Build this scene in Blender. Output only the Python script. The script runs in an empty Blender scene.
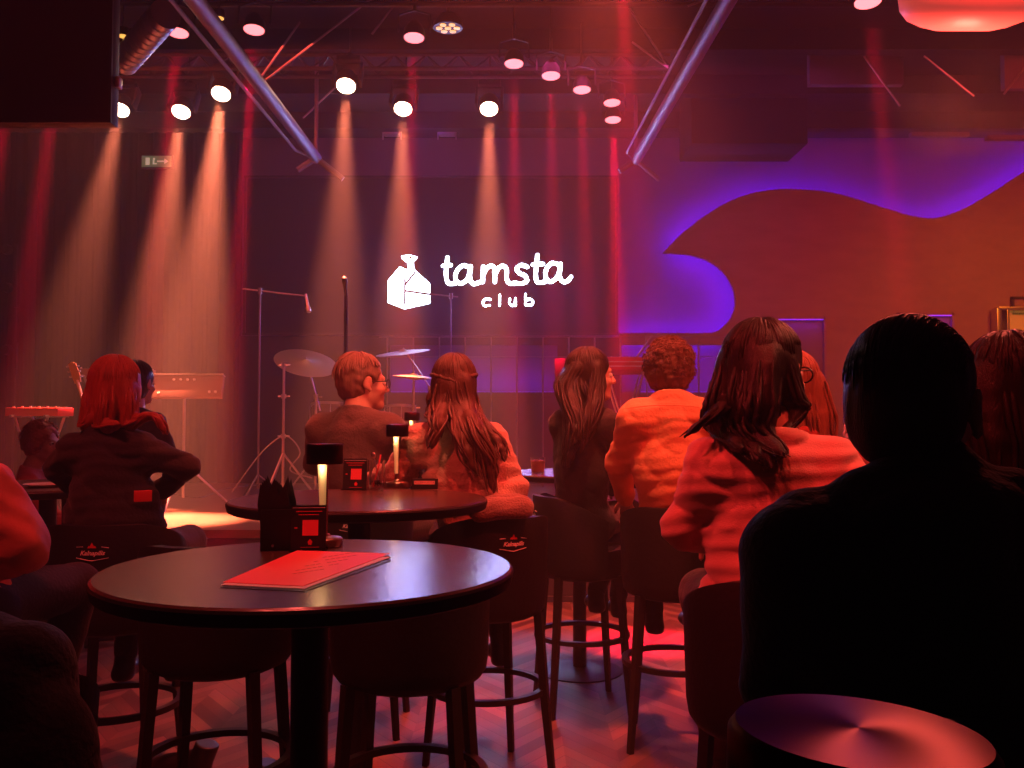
import bpy, bmesh, math, random
import numpy as np
from mathutils import Vector, Matrix
R = math.radians
PI = math.pi
random.seed(7)
rng = np.random.RandomState(7)
sc = bpy.context.scene
col = sc.collection

# ---------------------------------------------------------------- camera
F = 900.0
K = 1.164            # depth scale of the surveyed distances
CAM = Vector((0, 0, 1.34))
PITCH = math.atan(34 / 900)
cam_data = bpy.data.cameras.new('camera')
cam = bpy.data.objects.new('camera', cam_data)
col.objects.link(cam)
cam.location = CAM
cam.rotation_euler = (R(90) + PITCH, 0, 0)
cam_data.sensor_width = 36
cam_data.lens = 36 * F / 1024
cam_data.clip_start = 0.05
cam_data.clip_end = 100
sc.camera = cam


def at(px, py, Y):
    return atr(px, py, Y * K)


def atr(px, py, Y):
    """the point at depth Y (metres in front of the lens, along +Y) seen at a pixel"""
    x = (px - 512) / F
    y = (384 - py) / F
    c, s = math.cos(PITCH), math.sin(PITCH)
    d = Vector((x, c - y * s, s + y * c))
    return CAM + d * (Y / d.y)


# ---------------------------------------------------------------- materials
def mat(name, color, rough=0.6, metal=0.0, spec=0.5, emit=None, estr=0.0, noise=None, bump=None,
        trans=0.0, sheen=0.0, coat=0.0, alpha=1.0, ior=1.45):
    m = bpy.data.materials.new(name)
    m.use_nodes = True
    nt = m.node_tree
    b = nt.nodes['Principled BSDF']
    b.inputs['Base Color'].default_value = (*color, 1)
    b.inputs['Roughness'].default_value = rough
    b.inputs['Metallic'].default_value = metal
    b.inputs['Specular IOR Level'].default_value = spec
    b.inputs['Transmission Weight'].default_value = trans
    b.inputs['Sheen Weight'].default_value = sheen
    b.inputs['Coat Weight'].default_value = coat
    b.inputs['IOR'].default_value = ior
    b.inputs['Alpha'].default_value = alpha
    if emit:
        b.inputs['Emission Color'].default_value = (*emit, 1)
        b.inputs['Emission Strength'].default_value = estr
    tc = None
    if noise or bump:
        tc = nt.nodes.new('ShaderNodeTexCoord')
    if noise:
        scale, amt, stretch = noise
        mp = nt.nodes.new('ShaderNodeMapping')
        mp.inputs['Scale'].default_value = stretch
        nz = nt.nodes.new('ShaderNodeTexNoise')
        nz.inputs['Scale'].default_value = scale
        nz.inputs['Detail'].default_value = 4
        mx = nt.nodes.new('ShaderNodeMix')
        mx.data_type = 'RGBA'
        mx.inputs['A'].default_value = (*[c * (1 - amt) for c in color], 1)
        mx.inputs['B'].default_value = (*[min(1, c * (1 + amt)) for c in color], 1)
        nt.links.new(tc.outputs['Object'], mp.inputs['Vector'])
        nt.links.new(mp.outputs['Vector'], nz.inputs['Vector'])
        nt.links.new(nz.outputs['Fac'], mx.inputs['Factor'])
        nt.links.new(mx.outputs['Result'], b.inputs['Base Color'])
    if bump:
        scale, dist, stretch = bump
        mp = nt.nodes.new('ShaderNodeMapping')
        mp.inputs['Scale'].default_value = stretch
        nz = nt.nodes.new('ShaderNodeTexNoise')
        nz.inputs['Scale'].default_value = scale
        nz.inputs['Detail'].default_value = 3
        bp = nt.nodes.new('ShaderNodeBump')
        bp.inputs['Distance'].default_value = dist
        bp.inputs['Strength'].default_value = 0.7
        nt.links.new(tc.outputs['Object'], mp.inputs['Vector'])
        nt.links.new(mp.outputs['Vector'], nz.inputs['Vector'])
        nt.links.new(nz.outputs['Fac'], bp.inputs['Height'])
        nt.links.new(bp.outputs['Normal'], b.inputs['Normal'])
    return m


M = {}
U = (1, 1, 1)
M['black_metal'] = mat('black_metal', (.02, .02, .022), .45)
M['black_plastic'] = mat('black_plastic', (.015, .015, .016), .4)
M['dark_ceiling'] = mat('dark_ceiling', (.03, .03, .034), .85, noise=(3, .3, U))
M['ceiling_panel'] = mat('ceiling_panel', (.10, .09, .13), .8, noise=(5, .25, U))
M['steel'] = mat('steel', (.55, .55, .6), .32, .9)
M['duct'] = mat('duct', (.45, .45, .5), .35, .85)
M['curtain'] = mat('curtain', (.028, .024, .024), .9, noise=(2, .25, (4, 1, .3)))
M['screen'] = mat('screen', (.05, .05, .06), .8)
M['wall_paint'] = mat('wall_paint', (.30, .27, .33), .75, noise=(2.5, .15, U))
M['panel_paint'] = mat('panel_paint', (.36, .30, .27), .7, noise=(2.2, .22, (1, 1, 3)), bump=(30, .004, (1, 1, 8)))
M['panel_edge'] = mat('panel_edge', (.4, .35, .35), .6)
M['skirt'] = mat('skirt', (.035, .03, .033), .8, noise=(6, .2, U))
M['stage_floor'] = mat('stage_floor', (.20, .13, .09), .35, noise=(3, .35, (1, 6, 1)))
M['led'] = mat('led', (.5, .4, 1), .5, emit=(.13, .02, 1.0), estr=10)
M['logo_light'] = mat('logo_light', (1, 1, 1), .5, emit=(.80, .90, 1.0), estr=6)
M['amber_lens'] = mat('amber_lens', (1, .9, .8), .3, emit=(1.0, .62, .36), estr=26)
M['red_lens'] = mat('red_lens', (1, .6, .6), .3, emit=(1.0, .18, .20), estr=9)
M['dim_lens'] = mat('dim_lens', (1, .8, .3), .3, emit=(1.0, .50, .10), estr=1.6)
M['table_wood'] = mat('table_wood', (.030, .024, .022), .30, spec=.6, noise=(7, .35, (1, 8, 1)), bump=(26, .0012, (1, 7, 1)))
M['table_edge'] = mat('table_edge', (.012, .010, .010), .5)
M['stool_leather'] = mat('stool_leather', (.016, .011, .011), .55, bump=(60, .002, U))
M['stool_wood'] = mat('stool_wood', (.018, .012, .010), .5)
M['embroidery_white'] = mat('embroidery_white', (.75, .65, .62), .8)
M['embroidery_red'] = mat('embroidery_red', (.75, .05, .05), .8)
M['paper_red'] = mat('paper_red', (.72, .10, .10), .55)
M['paper_white'] = mat('paper_white', (.8, .76, .72), .6)
M['print_dark'] = mat('print_dark', (.10, .02, .02), .7)
M['card_black'] = mat('card_black', (.02, .014, .014), .4)
M['napkin'] = mat('napkin', (.018, .014, .015), .85)
M['glass'] = mat('glass', (1, 1, 1), .02, trans=1.0, ior=1.45)
M['shade_metal'] = mat('shade_metal', (.30, .05, .06), .22, 1.0)
M['lamp_metal'] = mat('lamp_metal', (.55, .30, .26), .3, 1.0)
M['lamp_glow'] = mat('lamp_glow', (1, .8, .5), .5, emit=(1.0, .62, .22), estr=1.6)
M['drum_shell'] = mat('drum_shell', (.10, .05, .05), .3, coat=.5)
M['drum_head'] = mat('drum_head', (.6, .58, .55), .5)
M['cymbal'] = mat('cymbal', (.75, .60, .38), .3, 1.0)
M['chrome'] = mat('chrome', (.7, .66, .66), .22, 1.0)
M['stand'] = mat('stand', (.30, .28, .30), .4, .8)
M['key_white'] = mat('key_white', (.75, .72, .7), .3)
M['synth_red'] = mat('synth_red', (.55, .04, .04), .35)
M['maple'] = mat('maple', (.62, .36, .18), .4)
M['amp_cloth'] = mat('amp_cloth', (.22, .12, .09), .8, bump=(200, .003, U))
M['exit'] = mat('exit', (.2, .4, .25), .5, emit=(.30, .36, .18), estr=.25)
M['exit_mark'] = mat('exit_mark', (.8, .8, .7), .5, emit=(.9, .8, .55), estr=.45)
M['niche_frame'] = mat('niche_frame', (.25, .15, .25), .6)
M['pendant_opal'] = mat('pendant_opal', (.85, .30, .26), .45, emit=(1.0, .10, .07), estr=.34)
M['pendant_bulb'] = mat('pendant_bulb', (1, .9, .8), .4, emit=(1.0, .55, .42), estr=3)
M['case_glass'] = mat('case_glass', (.5, .35, .15), .3, emit=(1.0, .42, .06), estr=.22)

# ---------------------------------------------------------------- mesh helpers
def tag(o, label=None, cat=None, group=None, kind=None):
    if label: o['label'] = label
    if cat: o['category'] = cat
    if group: o['group'] = group
    if kind: o['kind'] = kind
    return o


def empty(name, loc, rz=0.0, label=None, cat=None, group=None):
    o = bpy.data.objects.new(name, None)
    col.objects.link(o)
    o.location = loc
    o.rotation_euler = (0, 0, rz)
    o.empty_display_size = .05
    return tag(o, label, cat, group)


class MB:
    """collects shapes into one bmesh"""
    def __init__(s):
        s.bm = bmesh.new()

    def raw(s, verts, faces, M_=None):
        vs = [s.bm.verts.new(M_ @ Vector(v) if M_ else v) for v in verts]
        for f in faces:
            try:
                s.bm.faces.new([vs[i] for i in f])
            except ValueError:
                pass
        return s

    def box(s, c, size, rot=None, bevel=0.0):
        b = bmesh.new()
        bmesh.ops.create_cube(b, size=1)
        bmesh.ops.scale(b, vec=size, verts=b.verts)
        if bevel:
            bmesh.ops.bevel(b, geom=b.edges[:], offset=bevel, segments=2, affect='EDGES', profile=.6)
        T = Matrix.Translation(c) @ (rot.to_4x4() if rot else Matrix())
        s._merge(b, T)
        return s

    def _merge(s, b, T):
        b.verts.index_update()
        vs = [s.bm.verts.new(T @ v.co) for v in b.verts]
        for f in b.faces:
            s.bm.faces.new([vs[v.index] for v in f.verts])
        b.free()

    def tube(s, pts, rad, n=8, caps=True, flat=1.0):
        pts = [Vector(p) for p in pts]
        if not hasattr(rad, '__len__'):
            rad = [rad] * len(pts)
        prev = None
        rings = []
        up = None
        for i, p in enumerate(pts):
            if i == 0: t = pts[1] - p
            elif i == len(pts) - 1: t = p - pts[i - 1]
            else: t = pts[i + 1] - pts[i - 1]
            t.normalize()
            if up is None:
                up = Vector((0, 0, 1)) if abs(t.z) < .9 else Vector((1, 0, 0))
            u = t.cross(up)
            if u.length < 1e-4:
                u = t.orthogonal()
            u.normalize()
            v = u.cross(t).normalized()
            up = v
            r = rad[i]
            rings.append([s.bm.verts.new(p + u * math.cos(2 * PI * k / n) * r + v * math.sin(2 * PI * k / n) * r * flat) for k in range(n)])
        for a, b in zip(rings, rings[1:]):
            for k in range(n):
                s.bm.faces.new((a[k], a[(k + 1) % n], b[(k + 1) % n], b[k]))
        if caps:
            s.bm.faces.new(rings[0][::-1])
            s.bm.faces.new(rings[-1])
        return s

    def lathe(s, prof, n=32, T=None, a0=0.0, a1=2 * PI, squash=(1, 1)):
        """prof: list of (r, z)"""
        full = abs(a1 - a0 - 2 * PI) < 1e-6
        m = n if full else n + 1
        rings = []
        for r, z in prof:
            ring = []
            if r < 1e-6 and full:
                v = Vector((0, 0, z))
                ring = [s.bm.verts.new(T @ v if T else v)] * m
            else:
                for k in range(m):
                    a = a0 + (a1 - a0) * k / n
                    v = Vector((r * math.cos(a) * squash[0], r * math.sin(a) * squash[1], z))
                    ring.append(s.bm.verts.new(T @ v if T else v))
            rings.append(ring)
        for a, b in zip(rings, rings[1:]):
            for k in range(n):
                k2 = (k + 1) % m
                f = [a[k], a[k2], b[k2], b[k]]
                g = []
                for v in f:
                    if v not in g: g.append(v)
                if len(g) > 2:
                    try: s.bm.faces.new(g)
                    except ValueError: pass
        return s

    def prism(s, pts, depth, T):
        """outline (x, z) extruded along +y by depth, ngon caps triangulated"""
        n = len(pts)
        a = [s.bm.verts.new(T @ Vector((x, 0, z))) for x, z in pts]
        b = [s.bm.verts.new(T @ Vector((x, depth, z))) for x, z in pts]
        f1 = s.bm.faces.new(a)
        f2 = s.bm.faces.new(b[::-1])
        for k in range(n):
            s.bm.faces.new((a[k], b[k], b[(k + 1) % n], a[(k + 1) % n]))
        f1.normal_update(); f2.normal_update()
        bmesh.ops.triangulate(s.bm, faces=[f1, f2])
        return s

    def build(s, name, m, parent=None, smooth=True, **kw):
        me = bpy.data.meshes.new(name)
        bmesh.ops.recalc_face_normals(s.bm, faces=s.bm.faces)
        if smooth:
            for f in s.bm.faces: f.smooth = True
            for e in s.bm.edges:
                if len(e.link_faces) == 2 and e.calc_face_angle(0) > R(38):
                    e.smooth = False
        s.bm.to_mesh(me)
        s.bm.free()
        me.materials.append(m)
        o = bpy.data.objects.new(name, me)
        col.objects.link(o)
        if parent: o.parent = parent
        return tag(o, **kw)


def copy_tree(o, parent=None):
    c = o.copy()
    col.objects.link(c)
    if parent: c.parent = parent
    for ch in list(o.children):
        copy_tree(ch, c)
    return c


def struct(name, mb, m, **kw):
    return mb.build(name, m, kind='structure', **kw)


def aim(frm, to):
    return (Vector(to) - Vector(frm)).to_track_quat('-Z', 'Y').to_euler()


def spot(name, loc, to, energy, color, angle, blend=.5, rad=.05, parent=None):
    l = bpy.data.lights.new(name, 'SPOT')
    l.energy = energy
    l.color = color
    l.spot_size = R(angle)
    l.spot_blend = blend
    l.shadow_soft_size = rad
    o = bpy.data.objects.new(name, l)
    col.objects.link(o)
    o.location = loc
    o.rotation_euler = aim(loc, to)
    return o


def point(name, loc, energy, color, rad=.03):
    l = bpy.data.lights.new(name, 'POINT')
    l.energy = energy
    l.color = color
    l.shadow_soft_size = rad
    o = bpy.data.objects.new(name, l)
    col.objects.link(o)
    o.location = loc
    return o


def area(name, loc, to, energy, color, sx, sy):
    l = bpy.data.lights.new(name, 'AREA')
    l.shape = 'RECTANGLE'
    l.size, l.size_y = sx, sy
    l.energy = energy
    l.color = color
    o = bpy.data.objects.new(name, l)
    col.objects.link(o)
    o.location = loc
    o.rotation_euler = aim(loc, to)
    return o
M['violet_lens'] = mat('violet_lens', (.6, .4, 1), .4, emit=(.5, .2, 1.0), estr=.8)
VIO = (.12, .0, 1.0)
M['led'] = mat('led', (.5, .4, 1), .5, emit=(.14, .015, 1.0), estr=1.5)
M['led_hidden'] = mat('led_hidden', (.5, .4, 1), .5, emit=(.12, .0, 1.0), estr=45)
AMB = [3500, 5000, 8000, 5000, 5500, 5500]
REDP = [2500, 2500, 3000, 4500, 2500, 3500, 2500, 3000, 1800, 6000, 3000, 5000]
HAZE = .06
EXPO = 0.0
M['menu_print'] = mat('menu_print', (.38, .03, .03), .7)
M['paper_pink'] = mat('paper_pink', (.95, .55, .5), .5)
M['sign_print'] = mat('sign_print', (.35, .05, .06), .6)
M['drink_pink'] = mat('drink_pink', (.8, .35, .25), .1, trans=.4)

M['logo_light'] = mat('logo_light', (1, 1, 1), .5, emit=(.72, .86, 1.0), estr=22)
M['table_wood'] = mat('table_wood', (.030, .024, .022), .24, spec=.6, noise=(7, .35, (1, 8, 1)), bump=(26, .0012, (1, 7, 1)))

M['strut'] = mat('strut', (.30, .29, .36), .42, .6)
M['logo_light'] = mat('logo_light', (1, 1, 1), .5, emit=(.66, .80, 1.0), estr=15)
M['table_wood'] = mat('table_wood', (.045, .026, .022), .26, spec=.8, coat=.6, noise=(7, .35, (1, 8, 1)), bump=(26, .0012, (1, 7, 1)), ior=1.6)
M['lamp_glow'] = mat('lamp_glow', (.85, .7, .45), .5, emit=(1.0, .58, .18), estr=.22)
M['pendant_opal'] = mat('pendant_opal', (.85, .30, .26), .45, emit=(1.0, .10, .08), estr=.5)
M['pendant_bulb'] = mat('pendant_bulb', (1, .9, .8), .4, emit=(1.0, .45, .35), estr=1.6)
sm = mat('shade_metal', (.26, .015, .04), .28, 1.0)
b_ = sm.node_tree.nodes['Principled BSDF']
b_.inputs['Anisotropic'].default_value = .75
tg = sm.node_tree.nodes.new('ShaderNodeTangent'); tg.direction_type = 'RADIAL'; tg.axis = 'Z'
sm.node_tree.links.new(tg.outputs[0], b_.inputs['Tangent'])
M['shade_metal'] = sm
AMB = [a * 1.15 for a in AMB]
REDP = [a * 1.15 for a in REDP]
REDP[11] *= .6

HAZE = .034
AMB = [a * 1.7 for a in AMB]
REDP = [a * 1.5 for a in REDP]
M['table_wood'].node_tree.nodes['Principled BSDF'].inputs['Coat Roughness'].default_value = .24
b_.inputs['Base Color'].default_value = (.12, .008, .025, 1)

HAZE = .026
AMB = [a * 1.2 for a in AMB]
REDP = [a * 1.4 for a in REDP]
M['red_lens'] = mat('red_lens', (1, .6, .6), .3, emit=(1.0, .16, .18), estr=5)
M['amber_lens'] = mat('amber_lens', (1, .9, .8), .3, emit=(1.0, .66, .42), estr=40)
M['paper_red'] = mat('paper_red', (.95, .10, .13), .5)
M['embroidery_white'] = mat('embroidery_white', (.95, .85, .8), .7)
M['stool_leather'] = mat('stool_leather', (.011, .008, .008), .6, bump=(60, .002, U))
M['black_plastic'] = mat('black_plastic', (.009, .009, .010), .45)
M['curtain'] = mat('curtain', (.020, .016, .016), .95, spec=.2, noise=(2, .25, (4, 1, .3)))
b_.inputs['Base Color'].default_value = (.16, .010, .030, 1)

EXPO = -.2
REDP = [a * 2.2 for a in REDP]
REDP[11] *= .7
M['red_lens'] = mat('red_lens', (.3, .03, .03), .3, emit=(1.0, .17, .19), estr=4)
M['cymbal'] = mat('cymbal', (.50, .40, .26), .48, .9)
M['chrome'] = mat('chrome', (.6, .56, .56), .3, 1.0)
b_.inputs['Base Color'].default_value = (.14, .008, .020, 1)
b_.inputs['Anisotropic'].default_value = .85

AMB[1] *= 1.35
AMB[2] *= 1.45
b_.inputs['Base Color'].default_value = (.10, .005, .012, 1)

M['pipe_glow'] = mat('pipe_glow', (.3, .2, .6), .5, emit=(.20, .05, .8), estr=.45)  # emission standing in for violet light falling on the ceiling pipes
M['led_hidden'] = mat('led_hidden', (.5, .4, 1), .5, emit=(.11, .0, 1.0), estr=60)
M['logo_light'] = mat('logo_light', (1, 1, 1), .5, emit=(.66, .80, 1.0), estr=12)
REDP[10] *= .45
REDP[11] *= .7
HAZE = .024
b_.inputs['Base Color'].default_value = (.07, .004, .010, 1)
b_.inputs['Roughness'].default_value = .34

HAZE = .019
AMB = [a * 1.25 for a in AMB]
REDP = [a * 1.2 for a in REDP]
REDP[11] *= .8

M['dark_ceiling'] = mat('dark_ceiling', (.012, .010, .013), .9, spec=.2, noise=(3, .3, U))
M['curtain'] = mat('curtain', (.011, .009, .009), .95, spec=.15, noise=(2, .25, (4, 1, .3)))
M['screen'] = mat('screen', (.018, .016, .02), .9, spec=.2)
M['wall_paint'] = mat('wall_paint', (.17, .13, .19), .8, noise=(2.5, .15, U))
M['panel_paint'] = mat('panel_paint', (.27, .21, .18), .75, noise=(2.2, .22, (1, 1, 3)), bump=(30, .004, (1, 1, 8)))
M['stage_floor'] = mat('stage_floor', (.15, .09, .06), .4, noise=(3, .35, (1, 6, 1)))
M['strut'] = mat('strut', (.22, .20, .27), .5, .6)
M['led_hidden'] = mat('led_hidden', (.5, .4, 1), .5, emit=(.11, .0, 1.0), estr=70)

EXPO = -.3
HAZE = .016
AMB = [a * 1.2 for a in AMB]
REDP = [a * 1.2 for a in REDP]
M['table_wood'] = mat('table_wood', (.075, .034, .024), .27, spec=.8, coat=.5, noise=(7, .35, (1, 8, 1)), bump=(26, .0012, (1, 7, 1)), ior=1.55)
M['table_wood'].node_tree.nodes['Principled BSDF'].inputs['Coat Roughness'].default_value = .24
# ================================================================ the room
BACK = 10.0 * K
CEIL = 5.0
STAGE_Y, STAGE_Z = 5.7 * K, .52

# floor: chevron planks, warm stained
def floor_material():
    m = bpy.data.materials.new('floor_parquet')
    m.use_nodes = True
    nt = m.node_tree
    b = nt.nodes['Principled BSDF']
    N = nt.nodes.new
    L = nt.links.new
    tc = N('ShaderNodeTexCoord')
    sep = N('ShaderNodeSeparateXYZ')
    L(tc.outputs['Object'], sep.inputs[0])
    def math_(op, a, b_=None):
        n = N('ShaderNodeMath'); n.operation = op
        for i, v in enumerate((a, b_)):
            if v is None: continue
            if isinstance(v, (int, float)): n.inputs[i].default_value = v
            else: L(v, n.inputs[i])
        return n.outputs[0]
    x, y = sep.outputs['X'], sep.outputs['Y']
    colx = math_('DIVIDE', x, .42)
    fr = math_('ABSOLUTE', math_('SUBTRACT', math_('FRACT', colx), .5))
    yy = math_('ADD', math_('DIVIDE', y, .11), math_('MULTIPLY', fr, 5.2))
    row = math_('FLOOR', yy)
    seam = math_('LESS_THAN', math_('FRACT', yy), .05)
    half = math_('FLOOR', math_('MULTIPLY', colx, 2))
    cmb = N('ShaderNodeCombineXYZ')
    L(row, cmb.inputs[0]); L(half, cmb.inputs[1])
    wn = N('ShaderNodeTexWhiteNoise'); wn.noise_dimensions = '2D'
    L(cmb.outputs[0], wn.inputs['Vector'])
    ramp = N('ShaderNodeValToRGB')
    ramp.color_ramp.elements[0].color = (.09, .045, .035, 1)
    ramp.color_ramp.elements[1].color = (.34, .20, .14, 1)
    L(wn.outputs['Value'], ramp.inputs[0])
    nz = N('ShaderNodeTexNoise'); nz.inputs['Scale'].default_value = 5; nz.inputs['Detail'].default_value = 5
    L(tc.outputs['Object'], nz.inputs['Vector'])
    mx = N('ShaderNodeMix'); mx.data_type = 'RGBA'; mx.blend_type = 'MULTIPLY'; mx.inputs['Factor'].default_value = .6
    L(ramp.outputs[0], mx.inputs['A']); L(nz.outputs['Color'], mx.inputs['B'])
    m2 = N('ShaderNodeMix'); m2.data_type = 'RGBA'; m2.inputs['B'].default_value = (.03, .015, .012, 1)
    L(math_('MULTIPLY', seam, .7), m2.inputs['Factor']); L(mx.outputs['Result'], m2.inputs['A'])
    L(m2.outputs['Result'], b.inputs['Base Color'])
    rr = N('ShaderNodeMapRange'); rr.inputs['To Min'].default_value = .42; rr.inputs['To Max'].default_value = .65
    L(nz.outputs['Fac'], rr.inputs['Value']); L(rr.outputs['Result'], b.inputs['Roughness'])
    return m

XL, XR, YB = -7.6, 8.4, -4.0
struct('floor', MB().box((.4, 4, -.05), (16.2, 16.2, .1)), floor_material())
struct('ceiling', MB().box((.4, 4, CEIL + .05), (16.2, 16.2, .1)), M['dark_ceiling'])
struct('wall_left', MB().box((XL - .05, 3.9, CEIL / 2), (.1, 15.6, CEIL)), M['curtain'])
struct('wall_right', MB().box((XR + .05, 3.9, CEIL / 2), (.1, 15.6, CEIL)), M['panel_paint'])
struct('wall_front', MB().box((.4, YB - .05, CEIL / 2), (16, .1, CEIL)), M['curtain'])
struct('wall_back', MB().box((.4, BACK + .05, CEIL / 2), (16, .1, CEIL)), M['wall_paint'])

# stage platform
g = empty('stage_platform', (0, STAGE_Y, 0), label='low black-skirted stage platform running across the room under the screen', cat='stage')
g['kind'] = 'structure'
MB().box((.4, (BACK - STAGE_Y) / 2, STAGE_Z - .03), (16, BACK - STAGE_Y, .06)).build('stage_top', M['stage_floor'], g)
mb = MB()
mb.box((.4, .03, (STAGE_Z - .07) / 2), (16, .04, STAGE_Z - .07))
for k in range(13):
    mb.box((-6 + k * 1.1, -.0, (STAGE_Z - .07) / 2), (.02, .03, STAGE_Z - .07))
mb.build('stage_skirt', M['skirt'], g)
MB().box((.4, .0, .02), (16, .05, .04)).build('stage_kickboard', M['skirt'], g)

# dark drape on the left part of the back wall
mb = MB()
x0, x1 = XL + .02, atr(240, 300, BACK - .3).x
n = 160
vs, fs = [], []
for i in range(n + 1):
    x = x0 + (x1 - x0) * i / n
    y = BACK - .22 + .03 * math.sin(i * .9) + .02 * math.sin(i * 2.3)
    vs += [(x, y, STAGE_Z), (x, y, CEIL)]
for i in range(n):
    fs.append((2 * i, 2 * i + 2, 2 * i + 3, 2 * i + 1))
mb.raw(vs, fs)
o = mb.build('stage_curtain', M['curtain'], label='dark drape hanging across the left end of the stage back wall', cat='curtain')
sol = o.modifiers.new('thickness', 'SOLIDIFY'); sol.thickness = .01

# projection screen / backdrop carrying the logo
SY = BACK - .35
tl, br = atr(246, 177, SY), atr(617, 334, SY)
g = empty('projection_screen', ((tl.x + br.x) / 2, SY, br.z), label='dark wide screen above the stage showing a glowing white house and trumpet logo', cat='screen')
w_, h_ = br.x - tl.x, tl.z - br.z
MB().box((0, .02, h_ / 2), (w_, .03, h_)).build('screen_surface', M['screen'], g)
mb = MB()
for (cx, cz, sx, sz) in ((0, h_, w_ + .04, .03), (0, 0, w_ + .04, .03), (-w_ / 2, h_ / 2, .03, h_), (w_ / 2, h_ / 2, .03, h_)):
    mb.box((cx, .01, cz), (sx, .05, sz))
mb.build('screen_frame', M['black_metal'], g)

# logo strokes, flat shapes lying on the screen
def stroke_mesh(mb, pts, r, y=0.0, seg=8):
    pts = [Vector((p[0], 0, p[1])) for p in pts]
    for a, b in zip(pts, pts[1:]):
        d = (b - a)
        if d.length < 1e-6: continue
        ang = math.atan2(d.z, d.x)
        ring = []
        for k in range(seg + 1):
            t = ang + PI / 2 + PI * k / seg
            ring.append((a.x + r * math.cos(t), y, a.z + r * math.sin(t)))
        for k in range(seg + 1):
            t = ang - PI / 2 + PI * k / seg
            ring.append((b.x + r * math.cos(t), y, b.z + r * math.sin(t)))
        mb.raw(ring, [list(range(len(ring)))])

def crom(pts, n=7):
    out = []
    P_ = [pts[0]] + list(pts) + [pts[-1]]
    for i in range(1, len(P_) - 2):
        p0, p1, p2, p3 = P_[i - 1:i + 3]
        for k in range(n):
            t = k / n
            out.append(tuple(.5 * ((2 * b) + (-a + c) * t + (2 * a - 5 * b + 4 * c - d) * t * t + (-a + 3 * b - 3 * c + d) * t ** 3)
                             for a, b, c, d in zip(p0, p1, p2, p3)))
    out.append(tuple(pts[-1]))
    return out

def LP(px, py):          # the logo's own drawing plane
    v = atr(px, py, SY - .01) - g.location
    return (v.x, v.z)

S = SY / F            # metres per drawing unit on the screen
letters = [
    # crop coordinates (5.12 units per picture unit), origin 380,240
    ('t', [[(345, 88), (340, 140), (338, 180), (350, 220), (385, 222)], [(322, 132), (362, 128)]]),
    ('a', [[(455, 140), (425, 130), (392, 160), (388, 205), (415, 222), (450, 195), (464, 135)], [(464, 135), (460, 195), (478, 224), (510, 215)]]),
    ('m', [[(528, 135), (526, 215)], [(526, 180), (545, 145), (570, 132), (586, 150), (588, 215)], [(588, 180), (605, 145), (630, 132), (648, 150), (648, 195), (662, 220), (690, 222)]]),
    ('s', [[(755, 138), (725, 128), (700, 145), (712, 168), (742, 182), (752, 208), (725, 222), (685, 218)]]),
    ('t', [[(806, 76), (800, 140), (797, 185), (808, 216), (845, 214)], [(782, 126), (835, 122)]]),
    ('a', [[(915, 126), (880, 118), (852, 148), (850, 195), (878, 212), (912, 180), (925, 122)], [(925, 122), (920, 185), (938, 214), (962, 208), (978, 188)]]),
    ('c', [[(565, 305), (545, 300), (528, 315), (535, 336), (562, 334)]]),
    ('l', [[(613, 280), (612, 336)]]),
    ('u', [[(665, 300), (664, 322), (676, 336), (690, 325), (694, 300)], [(694, 300), (694, 336)]]),
    ('b', [[(745, 276), (745, 332)], [(748, 312), (765, 300), (782, 314), (776, 332), (748, 332)]]),
]
for name, sts in letters:
    mb = MB()
    small = name in 'club' and sts[0][0][1] > 270
    for st in sts:
        pts = [LP(380 + x / 5.12, 240 + y / 5.12) for x, y in st]
        stroke_mesh(mb, crom(pts), (.88 if small else 1.85) * S * (1.05 if not small else 1.15), seg=6)
    mb.build('letter_' + name, M['logo_light'], g, smooth=False)
mb = MB()
house = [(40, 205), (100, 135), (140, 150), (178, 152), (256, 222), (256, 325), (125, 354), (38, 320)]
mb.raw([(LP(380 + x / 5.12, 240 + y / 5.12)[0], 0, LP(380 + x / 5.12, 240 + y / 5.12)[1]) for x, y in house], [list(range(8))])
bell = [(108, 80), (150, 74), (190, 84), (188, 98), (172, 108), (174, 138), (180, 160), (160, 166), (142, 150), (140, 118), (114, 98)]
mb.raw([(LP(380 + x / 5.12, 240 + y / 5.12)[0], -.002, LP(380 + x / 5.12, 240 + y / 5.12)[1]) for x, y in bell], [list(range(11))])
mb.build('house_mark', M['logo_light'], g, smooth=False)
for st in ([(127, 325), (128, 200)], [(128, 230), (180, 165)], [(128, 260), (256, 278)], [(154, 92), (158, 88)]):
    mb = MB()
    stroke_mesh(mb, [LP(380 + x / 5.12, 240 + y / 5.12) for x, y in st], 1.0 * S, y=-.010)
    mb.build('mark_outline', M['screen'], g, smooth=False)

# ---- the wave: a front wall layer standing 12 cm off the wall, LED strip behind its edge
WY = BACK - .30
wave_px = [(1130, 140), (1075, 150), (1040, 164), (1024, 172), (995, 191), (965, 208), (935, 218), (905, 214), (870, 203), (835, 193), (800, 189),
           (770, 190), (742, 196), (715, 209), (690, 227), (672, 243), (663, 253), (676, 254), (690, 255), (708, 261), (722, 271), (731, 284),
           (735, 298), (734, 311), (728, 322), (719, 330), (711, 333)]
wave = [(atr(x, y, WY).x, atr(x, y, WY).z) for x, y in wave_px]
wave_s = crom(wave[:17], 5)[:-1] + crom(wave[16:], 5)
xl, xr, zbot = atr(618, 0, WY).x, XR, STAGE_Z
ztop_low = atr(0, 333, WY).z
# openings in the lower band (lit slots)
outline = [(xr, wave_s[0][1])] + wave_s + [(xl, ztop_low), (xl, atr(0, 335, WY).z)]
slot_b = atr(0, 392, WY).z
slot_t = atr(0, 345, WY).z
slotR = (atr(640, 0, WY).x, atr(726, 0, WY).x)
slotL = (atr(392, 0, WY).x, atr(557, 0, WY).x)
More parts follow.
